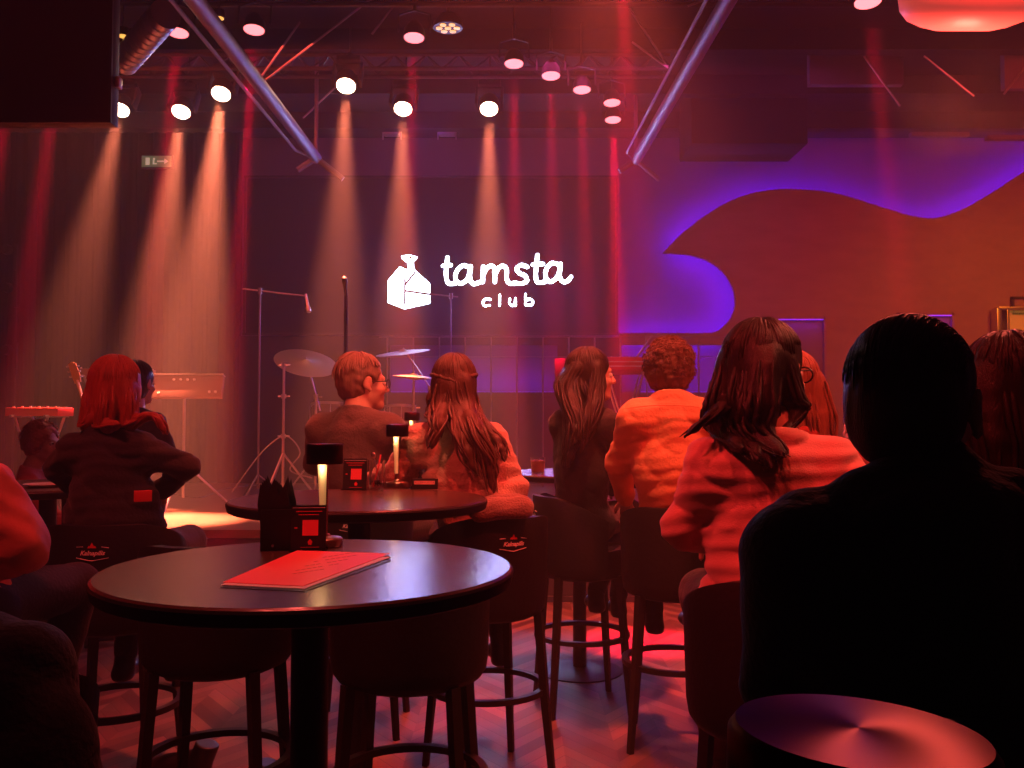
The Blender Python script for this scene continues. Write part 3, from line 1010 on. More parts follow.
# ================================================================ table lamps
def make_lamp():
    g = empty('table_lamp', (0, 0, 0))
    MB().lathe([(0, .0), (.040, 0), (.042, .004), (.042, .016), (.038, .020), (.016, .023), (.012, .028), (0, .028)], 40).build('base', M['lamp_metal'], g)
    MB().lathe([(.0085, .024), (.0085, .185)], 16).build('stem', M['lamp_metal'], g)
    MB().lathe([(.0095, .05), (.011, .10), (.016, .188), (.0, .188)], 24, a0=R(150), a1=R(300)).build('light_panel', M['lamp_glow'], g)
    MB().lathe([(0, .186), (.0405, .186), (.0415, .188), (.0415, .228), (.039, .2315), (0, .232)], 64).build('lamp_shade', M['shade_metal'], g)
    return g
NEAR = None
lp = make_lamp()
def lamp_at(o, p, rz, label):
    o.location = p; o.rotation_euler = (0, 0, rz)
    tag(o, label, 'table lamp', 'cordless red metal table lamps')
    c = Vector((-.03 * math.cos(rz + R(45)), -.03 * math.sin(rz + R(45)), .13))
    point('lamp_light', Vector(p) + Vector((-.006, -.026, .176)), .16, (1, .55, .25), .01)
    return o
lamp_at(lp, on(324, 546, TZ), 0, 'red metal table lamp on the nearest round table beside the QR card')
l2 = lamp_at(copy_tree(lp), on(397, 487, T2Z), 0, 'red metal table lamp on the second table beside the drink glass')
l3 = lamp_at(copy_tree(lp), (-.544, 4.9, 1.14), 0, 'farthest red table lamp, seen between the grey-haired man and the woman')
l4 = copy_tree(lp)
NL = Vector((.103, .292, NZ + .003))
l4.location = NL
l4.rotation_euler = (0, R(2.5), R(20))
l4.scale = (1, 1, 1)
tag(l4, 'close-up of a red metal table lamp top at the bottom right corner', 'table lamp', 'cordless red metal table lamps')
point('lamp_light', NL + Vector((-.03, .0, .16)), .03, (1, .6, .3), .01)

# ================================================================ small table things
# napkin holder on the front table
p = on(279, 549, TZ)
g = empty('napkin_holder', p, R(12), 'black napkin holder full of pointed black napkins on the front table', 'napkin holder')
mb = MB()
for (c, s_) in (((0, -.03, .045), (.075, .004, .09)), ((0, .03, .045), (.075, .004, .09)), ((-.037, 0, .035), (.004, .06, .07)), ((.037, 0, .035), (.004, .06, .07)), ((0, 0, .003), (.078, .064, .006))):
    mb.box(c, s_, bevel=.0012)
mb.build('holder', M['black_plastic'], g)
for k in range(5):
    y = -.022 + k * .011
    mb = MB()
    x0 = -.034 + k * .003
    pts = [(x0, .022), (x0 + .06, .008), (x0 + .058, .10), (x0 + .046, .146 + .008 * ((k * 7) % 3)), (x0 + .034, .120), (x0 + .024, .158 - .004 * k), (x0 + .010, .126), (x0 - .006, .146 + .004 * k), (x0 - .012, .10)]
    mb.prism(pts, .0035, Matrix.Translation((0, y, 0)))
    mb.build('napkin', M['napkin'], g, smooth=False)
MB().lathe([(0, 0), (.003, 0), (.003, .003), (0, .003)], 10, Matrix.Translation((-.012, -.034, .012)) @ Matrix.Rotation(R(90), 4, 'X')).build('chrome_stud', M['chrome'], g)

def card_stand(p, rz, label, s=1.0):
    g = empty('card_stand', p, rz, label, 'table card', 'black and red table cards')
    w, h = .076 * s, .098 * s
    tilt = R(-8)
    Rm = Matrix.Rotation(tilt, 4, 'X')
    def pl(name, cx, cz, sx, sz, y, m, d=.0008):
        b = MB().box(Rm @ Vector((cx * s, y, cz * s)), (sx * s, d, sz * s), Rm.to_3x3())
        return b.build(name, m, g, smooth=False)
    pl('board', 0, .050, .076, .098, 0, M['card_black'], .003)
    pl('clear_edge', 0, .1, .078, .002, 0, M['glass'], .006)
    MB().box((0, .012, .0015), (.08 * s, .045 * s, .003)).build('foot', M['glass'], g)
    pl('red_square', .004, .050, .034, .034, -.0022, M['paper_red'])
    mb = MB()
    for (cx, cz, sx, sz) in ((0, .0855, .058, .0018), (.0, .0785, .044, .0016), (-.027, .05, .006, .003), (.004, .008, .040, .0012)):
        mb.box(Rm @ Vector((cx * s, -.0022, cz * s)), (sx * s, .0008, sz * s), Rm.to_3x3())
    mb.raw([Rm @ Vector((x * s, -.0026, z * s)) for x, z in ((.004, .026), (.0095, .020), (.007, .013), (.001, .013), (-.0015, .020))], [list(range(5))])
    mb.build('printed_marks', M['embroidery_red'], g, smooth=False)
    mb = MB()
    mb.box(Rm @ Vector((0, -.002, .0935 * s)), (.07 * s, .0008, .0012 * s), Rm.to_3x3())
    mb.build('fine_line', M['paper_white'], g, smooth=False)
    return g
card_stand(on(308, 551, TZ), R(6), 'black table card with a red square on the front table, right of the napkin holder')
card_stand(on(354.5, 490, T2Z), R(-3), 'black table card with a red square on the second table, left of the drink glass', s=1.12)

# menu folder
def slab(z0, pxs, th, name, m, parent, org, zb):
    pts = [on(px, py, zb) - org for px, py in pxs]
    mb = MB()
    n = len(pts)
    a = [(v.x, v.y, z0) for v in pts]; b = [(v.x, v.y, z0 + th) for v in pts]
    mb.raw(a + b, [list(range(n))[::-1], [n + i for i in range(n)]] + [[i, (i + 1) % n, n + (i + 1) % n, n + i] for i in range(n)])
    return mb.build(name, m, parent, smooth=False)
org = on(300, 572, TZ)
g = empty('menu_folder', org, 0, 'red menu lying flat on the nearest round table', 'menu')
slab(.0, [(220, 588), (305, 592), (391, 561), (318, 556)], .0012, 'back_cover', M['card_black'], g, org, TZ)
slab(.0014, [(221, 586), (304, 590), (391, 558), (300, 553)], .0010, 'pages', M['paper_white'], g, org, TZ)
sl = slab(.0026, [(223, 584), (303, 588), (390, 555), (297, 552)], .0010, 'front_cover', M['paper_red'], g, org, TZ)
mb = MB()
for k in range(5):
    a = on(292 + k * 9 - 6, 577 - k * 4.4, TZ) - org; b = on(330 + k * 9, 574 - k * 4.4 - 4, TZ) - org
    a.z = b.z = .0038
    d = (b - a)
    n_ = 8
    for j in range(n_):
        if (j * 5 + k * 3) % 7 == 0: continue
        c = a + d * ((j + .5) / n_)
        mb.box(c, (d.length / n_ * .75, .0016, .0004), Matrix.Rotation(math.atan2(d.y, d.x), 3, 'Z'))
mb.build('faint_print', M['menu_print'], g, smooth=False)

# glass with straw-like spoons
def tumbler(p, h, r, label, content=True, name='drinking_glass'):
    g = empty(name, p, 0, label, 'glass')
    t = .002
    MB().lathe([(0, 0), (r * .82, 0), (r, h), (r - t, h), (r * .82 - t, .008), (0, .008)], 32).build('glass_wall', M['glass'], g)
    return g
p = on(376.5, 490, T2Z)
g = tumbler(p, .105, .030, 'clear glass holding cutlery on the second table beside its lamp')
mb = MB().tube([(-.012, 0, .012), (.004, .0, .07), (.014, 0, .125)], .003, 8)
mb.build('straw', M['paper_red'], g)
mb = MB().tube([(.01, .006, .012), (-.008, .006, .11)], .002, 6)
mb.lathe([(0, -.012), (.006, -.008), (.009, 0), (.006, .009), (0, .012)], 12, Matrix.Translation((-.012, .006, .122)) @ Matrix.Rotation(R(-14), 4, 'Y'), squash=(1, .3))
mb.build('spoon', M['chrome'], g)
mb = MB()
for k in range(4):
    mb.box((.012 * math.cos(k * 1.7), .012 * math.sin(k * 1.7), .019 + .003 * k), (.017, .016, .015), Matrix.Rotation(k * .7, 3, 'Z'), bevel=.002)
mb.build('ice', M['glass'], g, kind='stuff')
# reserved sign
p = on(425, 489, T2Z)
g = empty('reserved_sign', p, R(-2), 'small black sign block with a pale strip of lettering on the second table', 'sign')
MB().box((0, 0, .0185), (.092, .03, .037), bevel=.002).build('block', M['card_black'], g)
MB().box((0, -.0158, .024), (.074, .001, .0125)).build('name_strip', M['paper_pink'], g)
crv = bpy.data.curves.new('sign_text', 'FONT'); crv.body = 'REZERVUOTA'; crv.size = .0115; crv.align_x = 'CENTER'; crv.align_y = 'CENTER'
o = bpy.data.objects.new('sign_text', crv); col.objects.link(o)
me = bpy.data.meshes.new_from_object(o.evaluated_get(bpy.context.evaluated_depsgraph_get())); bpy.data.objects.remove(o)
me.materials.clear(); me.materials.append(M['sign_print'])
o = bpy.data.objects.new('sign_lettering', me); col.objects.link(o); o.parent = g
o.location = (0, -.0168, .024); o.rotation_euler = (R(90), 0, 0)
# tumbler near the woman in black
g = tumbler(Vector((.135, 4.70, TZ)), .085, .04, 'short tumbler of pink drink on the table left of the woman in black')
MB().lathe([(0, .009), (.031, .009), (.0365, .066), (0, .066)], 24).build('drink', M['drink_pink'], g)
mb = MB()
for k in range(3): mb.box((.016 * math.cos(k * 2.1), .016 * math.sin(k * 2.1), .066), (.018, .018, .014), Matrix.Rotation(k * .7, 3, 'Z'), bevel=.002)
mb.build('ice', M['glass'], g, kind='stuff')
# plate and glass on the left table
p = Vector((T3.x + .05, T3.y - .12, TZ))
g = empty('side_plate', p, 0, 'shallow plate on the dark table at the left edge', 'plate')
MB().lathe([(0, .002), (.05, .002), (.085, .014), (.087, .012), (.055, 0), (0, 0)], 32).build('dish', M['drum_head'], g)
# ================================================================ people
def smin(a, b, k):
    h = np.clip(.5 + .5 * (b - a) / k, 0, 1)
    return b * (1 - h) + a * h - k * h * (1 - h)

_nr = np.random.RandomState(11)
_K = [(_nr.randn(3), _nr.rand() * 6.28) for _ in range(18)]
def wav(X, Y, Z, f, n=6, off=0):
    s = 0
    for i in range(n):
        k, ph = _K[(i + off) % 18]
        s = s + np.sin((X * k[0] + Y * k[1] + Z * k[2]) * f + ph + off)
    return s / n

class Field:
    """a smooth blend of tapered capsules and ellipsoids on a grid, turned into one closed surface"""
    def __init__(s, lo, hi, res):
        s.res = res
        s.lo = np.array(lo, float)
        s.n = np.maximum(4, np.ceil((np.array(hi) - s.lo) / res).astype(int) + 1)
        s.D = np.full(s.n, .2, np.float32)
        s.ax = [s.lo[i] + np.arange(s.n[i]) * res for i in range(3)]

    def _sub(s, lo, hi):
        i0 = np.clip(np.floor((np.array(lo) - s.lo) / s.res).astype(int), 0, s.n - 1)
        i1 = np.clip(np.ceil((np.array(hi) - s.lo) / s.res).astype(int) + 1, 1, s.n)
        if np.any(i1 <= i0): return None, None
        sl = tuple(slice(a, b) for a, b in zip(i0, i1))
        g = np.meshgrid(*[s.ax[i][sl[i]] for i in range(3)], indexing='ij', sparse=True)
        return sl, g

    def _put(s, sl, d, k, mode):
        cur = s.D[sl]
        if mode == 'u': s.D[sl] = smin(cur, d, k)
        elif mode == 's': s.D[sl] = -smin(-cur, d, k)
        elif mode == 'i': s.D[sl] = -smin(-cur, -d, k)

    def cap(s, a, b, ra, rb=None, k=.03, mode='u'):
        rb = ra if rb is None else rb
        a, b = np.array(a, float), np.array(b, float)
        m = max(ra, rb) + k + 2.5 * s.res
        sl, g = s._sub(np.minimum(a, b) - m, np.maximum(a, b) + m)
        if sl is None: return s
        ab = b - a
        L2 = max(ab @ ab, 1e-9)
        t = np.clip(((g[0] - a[0]) * ab[0] + (g[1] - a[1]) * ab[1] + (g[2] - a[2]) * ab[2]) / L2, 0, 1)
        d = np.sqrt((g[0] - a[0] - t * ab[0]) ** 2 + (g[1] - a[1] - t * ab[1]) ** 2 + (g[2] - a[2] - t * ab[2]) ** 2) - (ra + (rb - ra) * t)
        s._put(sl, d, k, mode)
        return s

    def ell(s, c, r, k=.03, mode='u', rot=None):
        c, r = np.array(c, float), np.array(r, float)
        m = r.max() + k + 2.5 * s.res
        sl, g = s._sub(c - m, c + m)
        if sl is None: return s
        x, y, z = g[0] - c[0], g[1] - c[1], g[2] - c[2]
        if rot is not None:
            Q = np.array(rot.transposed() if hasattr(rot, 'transposed') else rot)
            x, y, z = Q[0, 0] * x + Q[0, 1] * y + Q[0, 2] * z, Q[1, 0] * x + Q[1, 1] * y + Q[1, 2] * z, Q[2, 0] * x + Q[2, 1] * y + Q[2, 2] * z
        k0 = np.sqrt((x / r[0]) ** 2 + (y / r[1]) ** 2 + (z / r[2]) ** 2)
        k1 = np.sqrt((x / r[0] ** 2) ** 2 + (y / r[1] ** 2) ** 2 + (z / r[2] ** 2) ** 2)
        d = k0 * (k0 - 1) / np.maximum(k1, 1e-6)
        s._put(sl, d, k, mode)
        return s

    def grid(s):
        return np.meshgrid(*s.ax, indexing='ij', sparse=True)

    def plane(s, n, d0, k=.01):
        """keep the side where n.p < d0"""
        g = s.grid()
        s.D = -smin(-s.D, -(g[0] * n[0] + g[1] * n[1] + g[2] * n[2] - d0), k)
        return s

    def mesh(s):
        D = s.D
        D[0], D[-1], D[:, 0], D[:, -1], D[:, :, 0], D[:, :, -1] = .2, .2, .2, .2, .2, .2
        ins = D < 0
        nx, ny, nz = D.shape
        acc = np.zeros((nx - 1, ny - 1, nz - 1, 3), np.float32)
        cnt = np.zeros((nx - 1, ny - 1, nz - 1), np.float32)
        C = lambda dx, dy, dz: D[dx:nx - 1 + dx, dy:ny - 1 + dy, dz:nz - 1 + dz]
        corners = [(i, j, k) for i in (0, 1) for j in (0, 1) for k in (0, 1)]
        for c in corners:
            for ax in range(3):
                if c[ax]: continue
                c2 = list(c); c2[ax] = 1
                a, b = C(*c), C(*c2)
                m = (a < 0) != (b < 0)
                t = np.where(m, a / np.where(m, a - b, 1), 0)
                for q in range(3):
                    acc[..., q] += np.where(m, (c[q] + t) if q == ax else c[q], 0)
                cnt += m
        act = cnt > 0
        idx = np.full(act.shape, -1, np.int64)
        idx[act] = np.arange(act.sum())
        ijk = np.argwhere(act)
        V = (ijk + acc[act] / cnt[act][:, None]) * s.res + s.lo
        quads = []
        for ax in range(3):
            sl0 = [slice(None)] * 3; sl1 = [slice(None)] * 3
            sl0[ax] = slice(0, -1); sl1[ax] = slice(1, None)
            e = ins[tuple(sl0)] != ins[tuple(sl1)]
            P_ = np.argwhere(e)
            u, v = (ax + 1) % 3, (ax + 2) % 3
            ok = (P_[:, u] > 0) & (P_[:, v] > 0) & (P_[:, u] < D.shape[u] - 1) & (P_[:, v] < D.shape[v] - 1)
            P_ = P_[ok]
            if not len(P_): continue
            def off(du, dv):
                q = P_.copy(); q[:, u] -= du; q[:, v] -= dv
                return idx[q[:, 0], q[:, 1], q[:, 2]]
            q = np.stack([off(1, 1), off(0, 1), off(0, 0), off(1, 0)], 1)
            flip = ~ins[P_[:, 0], P_[:, 1], P_[:, 2]]
            q[flip] = q[flip][:, ::-1]
            quads.append(q)
        return V, np.concatenate(quads)

def arr_obj(name, V, Q, m, parent=None, extra=None):
    me = bpy.data.meshes.new(name)
    V = np.asarray(V, np.float32)
    me.vertices.add(len(V)); me.vertices.foreach_set('co', V.ravel())
    nq = len(Q)
    me.loops.add(nq * 4); me.loops.foreach_set('vertex_index', Q.astype(np.int32).ravel())
    me.polygons.add(nq)
    me.polygons.foreach_set('loop_start', np.arange(nq, dtype=np.int32) * 4)
    me.polygons.foreach_set('use_smooth', np.ones(nq, bool))
    me.update(calc_edges=True)
    me.validate()
    me.materials.append(m)
    o = bpy.data.objects.new(name, me)
    col.objects.link(o)
    if parent: o.parent = parent
    return o

def tubes_arr(paths, n=5):
    """paths: list of (points (m,3), radii (m,)) -> vertices, quads"""
    Vs, Qs, base = [], [], 0
    for P_, r in paths:
        P_ = np.asarray(P_, float); m = len(P_)
        T = np.gradient(P_, axis=0)
        T /= np.linalg.norm(T, axis=1)[:, None] + 1e-9
        up = np.array([.31, .17, .93])
        u = np.cross(T, up); u /= np.linalg.norm(u, axis=1)[:, None] + 1e-9
        v = np.cross(u, T)
        a = np.arange(n) * 2 * PI / n
        ring = P_[:, None] + (u[:, None] * np.cos(a)[None, :, None] + v[:, None] * np.sin(a)[None, :, None]) * np.asarray(r)[:, None, None]
        Vs.append(ring.reshape(-1, 3))
        i, j = np.meshgrid(np.arange(m - 1), np.arange(n), indexing='ij')
        q = np.stack([i * n + j, i * n + (j + 1) % n, (i + 1) * n + (j + 1) % n, (i + 1) * n + j], -1).reshape(-1, 4)
        Qs.append(q + base)
        base += m * n
    return np.concatenate(Vs), np.concatenate(Qs)

def spline(pts, n=5):
    return np.array(crom([tuple(p) for p in pts], n))

skin_m = mat('skin', (.62, .36, .27), .5)
def cloth(name, c, rough=.85, bump=(90, .004, U), sheen=.15):
    return mat(name, c, rough, bump=bump, sheen=sheen)
def hairm(name, c, rough=.42):
    return mat(name, c, rough, noise=(40, .45, (3, 3, .25)), bump=(160, .003, (3, 3, .12)))
black_shoe = mat('shoe_leather', (.015, .012, .012), .4)
eye_white = mat('eye_white', (.7, .66, .64), .25)
eye_dark = mat('eye_dark', (.03, .015, .01), .2)

def hand(f, w, d, nrm, s, side):
    """palm, four bent fingers and a thumb, grown from the wrist w along d; nrm = back of the hand"""
    w, d, nrm = np.array(w), np.array(d) / np.linalg.norm(d), np.array(nrm, float)
    nrm = nrm - d * (nrm @ d); nrm /= np.linalg.norm(nrm) + 1e-9
    lat = np.cross(d, nrm)
    for q in (-.022, -.007, .008, .022):
        f.cap(w, w + d * .075 * s + lat * q * s, .020 * s, .012 * s, k=.012)
    L = (.072, .080, .075, .058)
    for i, q in enumerate((-.028, -.0095, .0095, .027)):
        p = w + (d * .078 + lat * q) * s
        dd = d + lat * q * 2.5
        for j, (fr, bend) in enumerate(((.42, .35), (.32, .8), (.26, 1.2))):
            dn = dd * math.cos(bend) - nrm * math.sin(bend)
            p2 = p + dn / np.linalg.norm(dn) * L[i] * fr * s
            f.cap(p, p2, (.0092 - .0009 * j) * s, (.0085 - .001 * j) * s, k=.003)
            p = p2
    p = w + (d * .025 - lat * .026 * side) * s
    p2 = p + (d * .03 - lat * .022 * side - nrm * .01) * s
    f.cap(p, p2, .0125 * s, .0105 * s, k=.008)
    f.cap(p2, p2 + (d * .026 - lat * .006 * side - nrm * .01) * s, .0105 * s, .0085 * s, k=.003)

def build_person(label, stool, headtop, yaw, hyaw, hpitch=0, hroll=0, hs=1.0, W=1.0, seat=.765, root=None,
                 elbows=None, wrists=None, neck=.165, ww=1.0, rough=0.0, ankles=None, knees=None, feet_yaw=0, top_m=None, low_m=None, hair_m=None, shoe_m=None,
                 hair='long', guides=None, hem=.80, fold=.004, fold_f=26, fold_dir=(1, 1, 1), ease=.012, ears=True, res=.008, hres=.006,
                 collar=None, hood=False, lock_n=16, lock_wave=.006, cap_r=None, sleeves=True, legs=True, group=None, extra=None):
    rx, ry = (stool.location.x, stool.location.y) if root is None else root
    base = empty('person', (rx, ry, 0), yaw, label, 'person', group)
    Minv = (Matrix.Translation((rx, ry, 0)) @ Matrix.Rotation(yaw, 4, 'Z')).inverted()
    loc = lambda p: np.array(Minv @ Vector(p))
    ht = loc(headtop)
    Hc = ht - np.array([0, 0, .118 * hs])
    HR = Matrix.Rotation(hyaw - yaw, 3, 'Z') @ Matrix.Rotation(hpitch, 3, 'X') @ Matrix.Rotation(hroll, 3, 'Y')
    hp = lambda x, y, z: Hc + np.array(HR @ Vector((x * hs, y * hs, z * hs)))
    nb = Hc + np.array([0, -.045, -neck * hs])              # neck base
    sw = .165 * W
    hipz = seat + .085
    hips = [np.array([-.085 * W, .02, hipz]), np.array([.085 * W, .02, hipz])]
    pel = np.array([0, .0, hipz])
    shz = nb[2] - .045
    shc = np.array([nb[0], nb[1] - .01, shz])
    sh = [shc + np.array([-sw, 0, -.012]), shc + np.array([sw, 0, -.012])]
    chest = pel * .38 + shc * .62 + np.array([0, -.012, -.005])
    waist = pel * .70 + shc * .30 + np.array([0, -.008, 0])
    el = [np.array([sh[i][0] + (-.06, .06)[i], sh[i][1] + .10, sh[i][2] - .25]) for i in (0, 1)]
    wr = [np.array([el[i][0] * .55, el[i][1] + .20, el[i][2] + .02]) for i in (0, 1)]
    if elbows: el = [loc(e) if e is not None else el[i] for i, e in enumerate(elbows)]
    if wrists: wr = [loc(e) if e is not None else wr[i] for i, e in enumerate(wrists)]
    kn = [np.array([-.13 * W, .43, hipz - .01]), np.array([.13 * W, .43, hipz - .01])]
    ank = [np.array([-.10, .33, seat - .355]), np.array([.10, .33, seat - .355])]
    if knees: kn = [loc(e) if e is not None else kn[i] for i, e in enumerate(knees)]
    if ankles: ank = [loc(e) if e is not None else ank[i] for i, e in enumerate(ankles)]

    def torso(f, o=0.0, low=True):
        if low:
            f.cap(hips[0] + [.01, -.015, 0], hips[1] + [-.01, -.015, 0], .095 * W * ww + o, k=.05)
        f.ell(waist, ((.128) * W * ww + o, .098 * W * ww + o, .13 + o), k=.07)
        f.ell(chest, (.150 * W + o, .108 * W + o, .17 + o), k=.07)
        f.cap(sh[0] + [.055, 0, -.025], sh[1] + [-.055, 0, -.025], .054 * W + o, k=.05)
        for i in (0, 1): f.cap(nb + [0, -.005, -.02], sh[i] + [(.02, -.02)[i], 0, 0], .042 + o, .040 * W + o, k=.05)
        f.cap(shc + [0, -.0, -.03], nb + [0, 0, .025], .075 * W + o, .056 + o, k=.04)
    def arms(f, o=0.0, stop=1.0):
        for i in (0, 1):
            w2 = el[i] + (wr[i] - el[i]) * stop
            f.cap(sh[i] + [(.012, -.012)[i], 0, -.012], el[i], .046 * W + o, .037 * W + o, k=.045)
            f.cap(el[i], w2, .037 * W + o, .027 + o, k=.02)
    def leg_(f, o=0.0, stop=1.0):
        for i in (0, 1):
            f.cap(hips[i], kn[i], .082 * W + o, .056 + o, k=.04)
            f.cap(kn[i], kn[i] + (ank[i] - kn[i]) * stop, .054 + o, .036 + o, k=.02)
    allp = np.array([*hips, *kn, *ank, *sh, *el, *wr, pel, ht])
    lo, hi = allp.min(0) - .20, allp.max(0) + .16
    # ---- body: one continuous surface
    f = Field(lo, hi, res)
    torso(f, -.006); arms(f, -.004)
    if legs: leg_(f, -.006)
    f.cap(nb, hp(0, -.022, -.05), .052, .050, k=.03)
    for i in (0, 1):
        hand(f, wr[i], wr[i] - el[i], (0, -.2, 1), 1.0, (1, -1)[i])
        fd = np.array([math.sin(-feet_yaw), math.cos(feet_yaw), -.18])
        if legs:
            f.cap(ank[i] + [0, 0, -.01], ank[i] + [0, 0, -.05], .034, .034, k=.02)
            f.cap(ank[i] + [0, 0, -.055], ank[i] + fd * .14 + [0, 0, -.055], .030, .026, k=.02)
    # bring in the head at a finer grid: blended in the same field
    k_ = .02
    f.ell(hp(0, -.012, .030), np.array([.075, .094, .086]) * hs, k=k_, rot=HR)
    f.ell(hp(0, .030, -.034), np.array([.058, .064, .078]) * hs, k=k_, rot=HR)
    f.cap(hp(-.012, .074, -.098), hp(.012, .074, -.098), .017 * hs, k=.02)
    f.cap(hp(-.045, .0, -.062), hp(.0, .065, -.095), .016 * hs, k=.025)
    f.cap(hp(.045, .0, -.062), hp(.0, .065, -.095), .016 * hs, k=.025)
    f.cap(hp(-.032, .080, .016), hp(.032, .080, .016), .011 * hs, k=.012)
    for s_ in (-1, 1):
        f.ell(hp(s_ * .031, .099, -.004), np.array([.017, .014, .012]) * hs, k=.008, mode='s', rot=HR)
        f.ell(hp(s_ * .036, .068, -.036), np.array([.022, .018, .02]) * hs, k=.015, rot=HR)
        if ears:
            f.ell(hp(s_ * .082, -.006, -.006), np.array([.0095, .020, .032]) * hs, k=.008, rot=HR @ Matrix.Rotation(R(-12), 3, 'X'))
            f.ell(hp(s_ * .092, .000, -.004), np.array([.008, .010, .018]) * hs, k=.004, mode='s', rot=HR)
            f.cap(hp(s_ * .082, .004, -.034), hp(s_ * .080, .004, -.040), .007 * hs, k=.004)
    f.cap(hp(0, .092, .004), hp(0, .112, -.034), .0075 * hs, .0115 * hs, k=.01)
    for s_ in (-1, 1): f.cap(hp(s_ * .010, .100, -.038), hp(s_ * .012, .098, -.040), .0075 * hs, k=.006)
    f.cap(hp(-.020, .086, -.063), hp(.020, .086, -.063), .0062 * hs, k=.005)
    f.cap(hp(-.016, .086, -.073), hp(.016, .086, -.073), .0072 * hs, k=.005)
    V, Q = f.mesh()
    arr_obj('body', V, Q, skin_m, base)
    # ---- eyes
    for s_ in (-1, 1):
        c = hp(s_ * .031, .0835, -.004)
        e = MB().lathe([(0, -.0118)] + [(.0118 * math.cos(a), .0118 * math.sin(a)) for a in [R(-60), R(-30), 0, R(30), R(60)]] + [(0, .0118)], 14, Matrix.Translation(c)).build('eye', eye_white, base)
        c2 = hp(s_ * .031, .0945, -.004)
        MB().lathe([(0, -.0052), (.0045, -.003), (.0055, 0), (.0045, .003), (0, .0052)], 12, Matrix.Translation(c2)).build('iris', eye_dark, e)
    # ---- lower garment
    if legs:
        f = Field(lo, hi, res)
        leg_(f, .008, .97)
        f.cap(hips[0] + [.01, -.01, 0], hips[1] + [-.01, -.01, 0], .097 * W + .004, k=.05)
        g = f.grid()
        f.D = f.D + .004 * wav(g[0], g[1], g[2], 34, off=3).astype(np.float32)
        f.plane((0, 0, 1), hipz + .10)
        V, Q = f.mesh()
        arr_obj('trousers', V, Q, low_m, base)
        for i in (0, 1):
            f = Field(ank[i] - .22, ank[i] + .24, .008)
            fd = np.array([math.sin(-feet_yaw), math.cos(feet_yaw), 0.0])
            a = ank[i] + [0, 0, -.062]
            f.cap(a - fd * .035, a + fd * .13, .036, .030, k=.02)
            f.cap(a - fd * .02, ank[i] + [0, 0, .0], .038, .040, k=.02)
            f.ell(a + fd * .11, (.042, .05, .028), k=.02)
            f.plane((0, 0, -1), -(a[2] - .026))
            f.plane((0, 0, 1), ank[i][2] + .015)
            V, Q = f.mesh()
            sh_o = arr_obj('shoe', V, Q, shoe_m or black_shoe, base)
    # ---- top garment
    f = Field(lo, hi, res)
    torso(f, ease); arms(f, ease - .001, .93 if sleeves else -.2)
    if hood:
        f.ell(nb + [0, -.075, -.01], (.115, .055, .055), k=.03, rot=Matrix.Rotation(R(-20), 3, 'X'))
        f.cap(nb + [-.10, -.02, .02], nb + [.10, -.02, .02], .032, k=.03)
        f.cap(nb + [-.10, -.03, .01], nb + [-.05, .07, -.01], .03, k=.03)
        f.cap(nb + [.10, -.03, .01], nb + [.05, .07, -.01], .03, k=.03)
    g = f.grid()
    X, Y_, Z = g
    w1 = wav(X * fold_dir[0], Y_ * fold_dir[1], Z * fold_dir[2], fold_f, 5, 1)
    w2 = wav(X * fold_dir[0] + .02 * w1, Y_ * fold_dir[1], Z * fold_dir[2] + .03 * w1, fold_f * 1.9, 5, 7)
    f.D = (f.D + fold * (2.4 * (.5 - np.sqrt(np.abs(w1) + .003)) + 1.3 * w2)).astype(np.float32)
    f.plane((0, 0, -1), -hem, k=.012)
    # neckline
    nn = np.array([0, .30, 1.0]); nn /= np.linalg.norm(nn)
    if not hood:
        f.plane(nn, nn @ (nb + [0, 0, .012 + (.02 if collar else 0)]), k=.008)
        f.cap(nb + [0, .0, -.01], nb + [0, .0, .10], .058, k=.006, mode='s')
    V, Q = f.mesh()
    # outer shell only matters; the body fills the inside
    arr_obj('jacket' if hood or fold_f == 23 else 'shirt', V, Q, top_m, base)
    if collar:
        f = Field(nb - .14, nb + .14, .006)
        for k in range(-7, 8):
            a = R(k * 19)
            c = nb + [.066 * math.sin(a), -.066 * math.cos(a) + .005, .012 - .012 * (1 - math.cos(a))]
            a2 = R((k + 1) * 19)
            c2 = nb + [.066 * math.sin(a2), -.066 * math.cos(a2) + .005, .012 - .012 * (1 - math.cos(a2))]
            if k < 7: f.cap(c, c2, .017, k=.012)
        V, Q = f.mesh()
        arr_obj('collar', V, Q, top_m, base)
    # ---- hair
    capr = cap_r or (.087, .104, .097)
    glo, ghi = Hc - .22, Hc + .2
    gl = []
    for gd in (guides or []):
        pts = np.array([hp(*p[1:]) if p[0] == 'h' else (loc(p[1]) if p[0] == 'w' else np.array(p[1:])) for p in gd['p']])
        gl.append((pts, gd.get('r', (.04, .02)), gd.get('n', lock_n), gd.get('w', lock_wave)))
        glo = np.minimum(glo, pts.min(0) - .09); ghi = np.maximum(ghi, pts.max(0) + .09)
    f = Field(glo, ghi, hres)
    f.ell(hp(0, -.018, .032), np.array(capr) * hs, k=.02, rot=HR)
    if hair in ('short', 'slick'):
        f.ell(hp(0, -.045, -.02), np.array([.074, .066, .075]) * hs, k=.03, rot=HR)
    if hair in ('long',):
        f.ell(hp(0, -.035, -.02), np.array([.084, .080, .10]) * hs, k=.03, rot=HR)
    if hair == 'curly':
        f.ell(hp(0, -.035, -.01), np.array([.093, .085, .085]) * hs, k=.03, rot=HR)
    # open the face
    fr = {'long': (.056, .075, .105), 'short': (.085, .085, .11), 'slick': (.085, .09, .10), 'curly': (.066, .075, .10)}[hair]
    f.ell(hp(0, .088 if hair != 'short' else .085, -.040), np.array(fr) * hs, k=.012, mode='s', rot=HR)
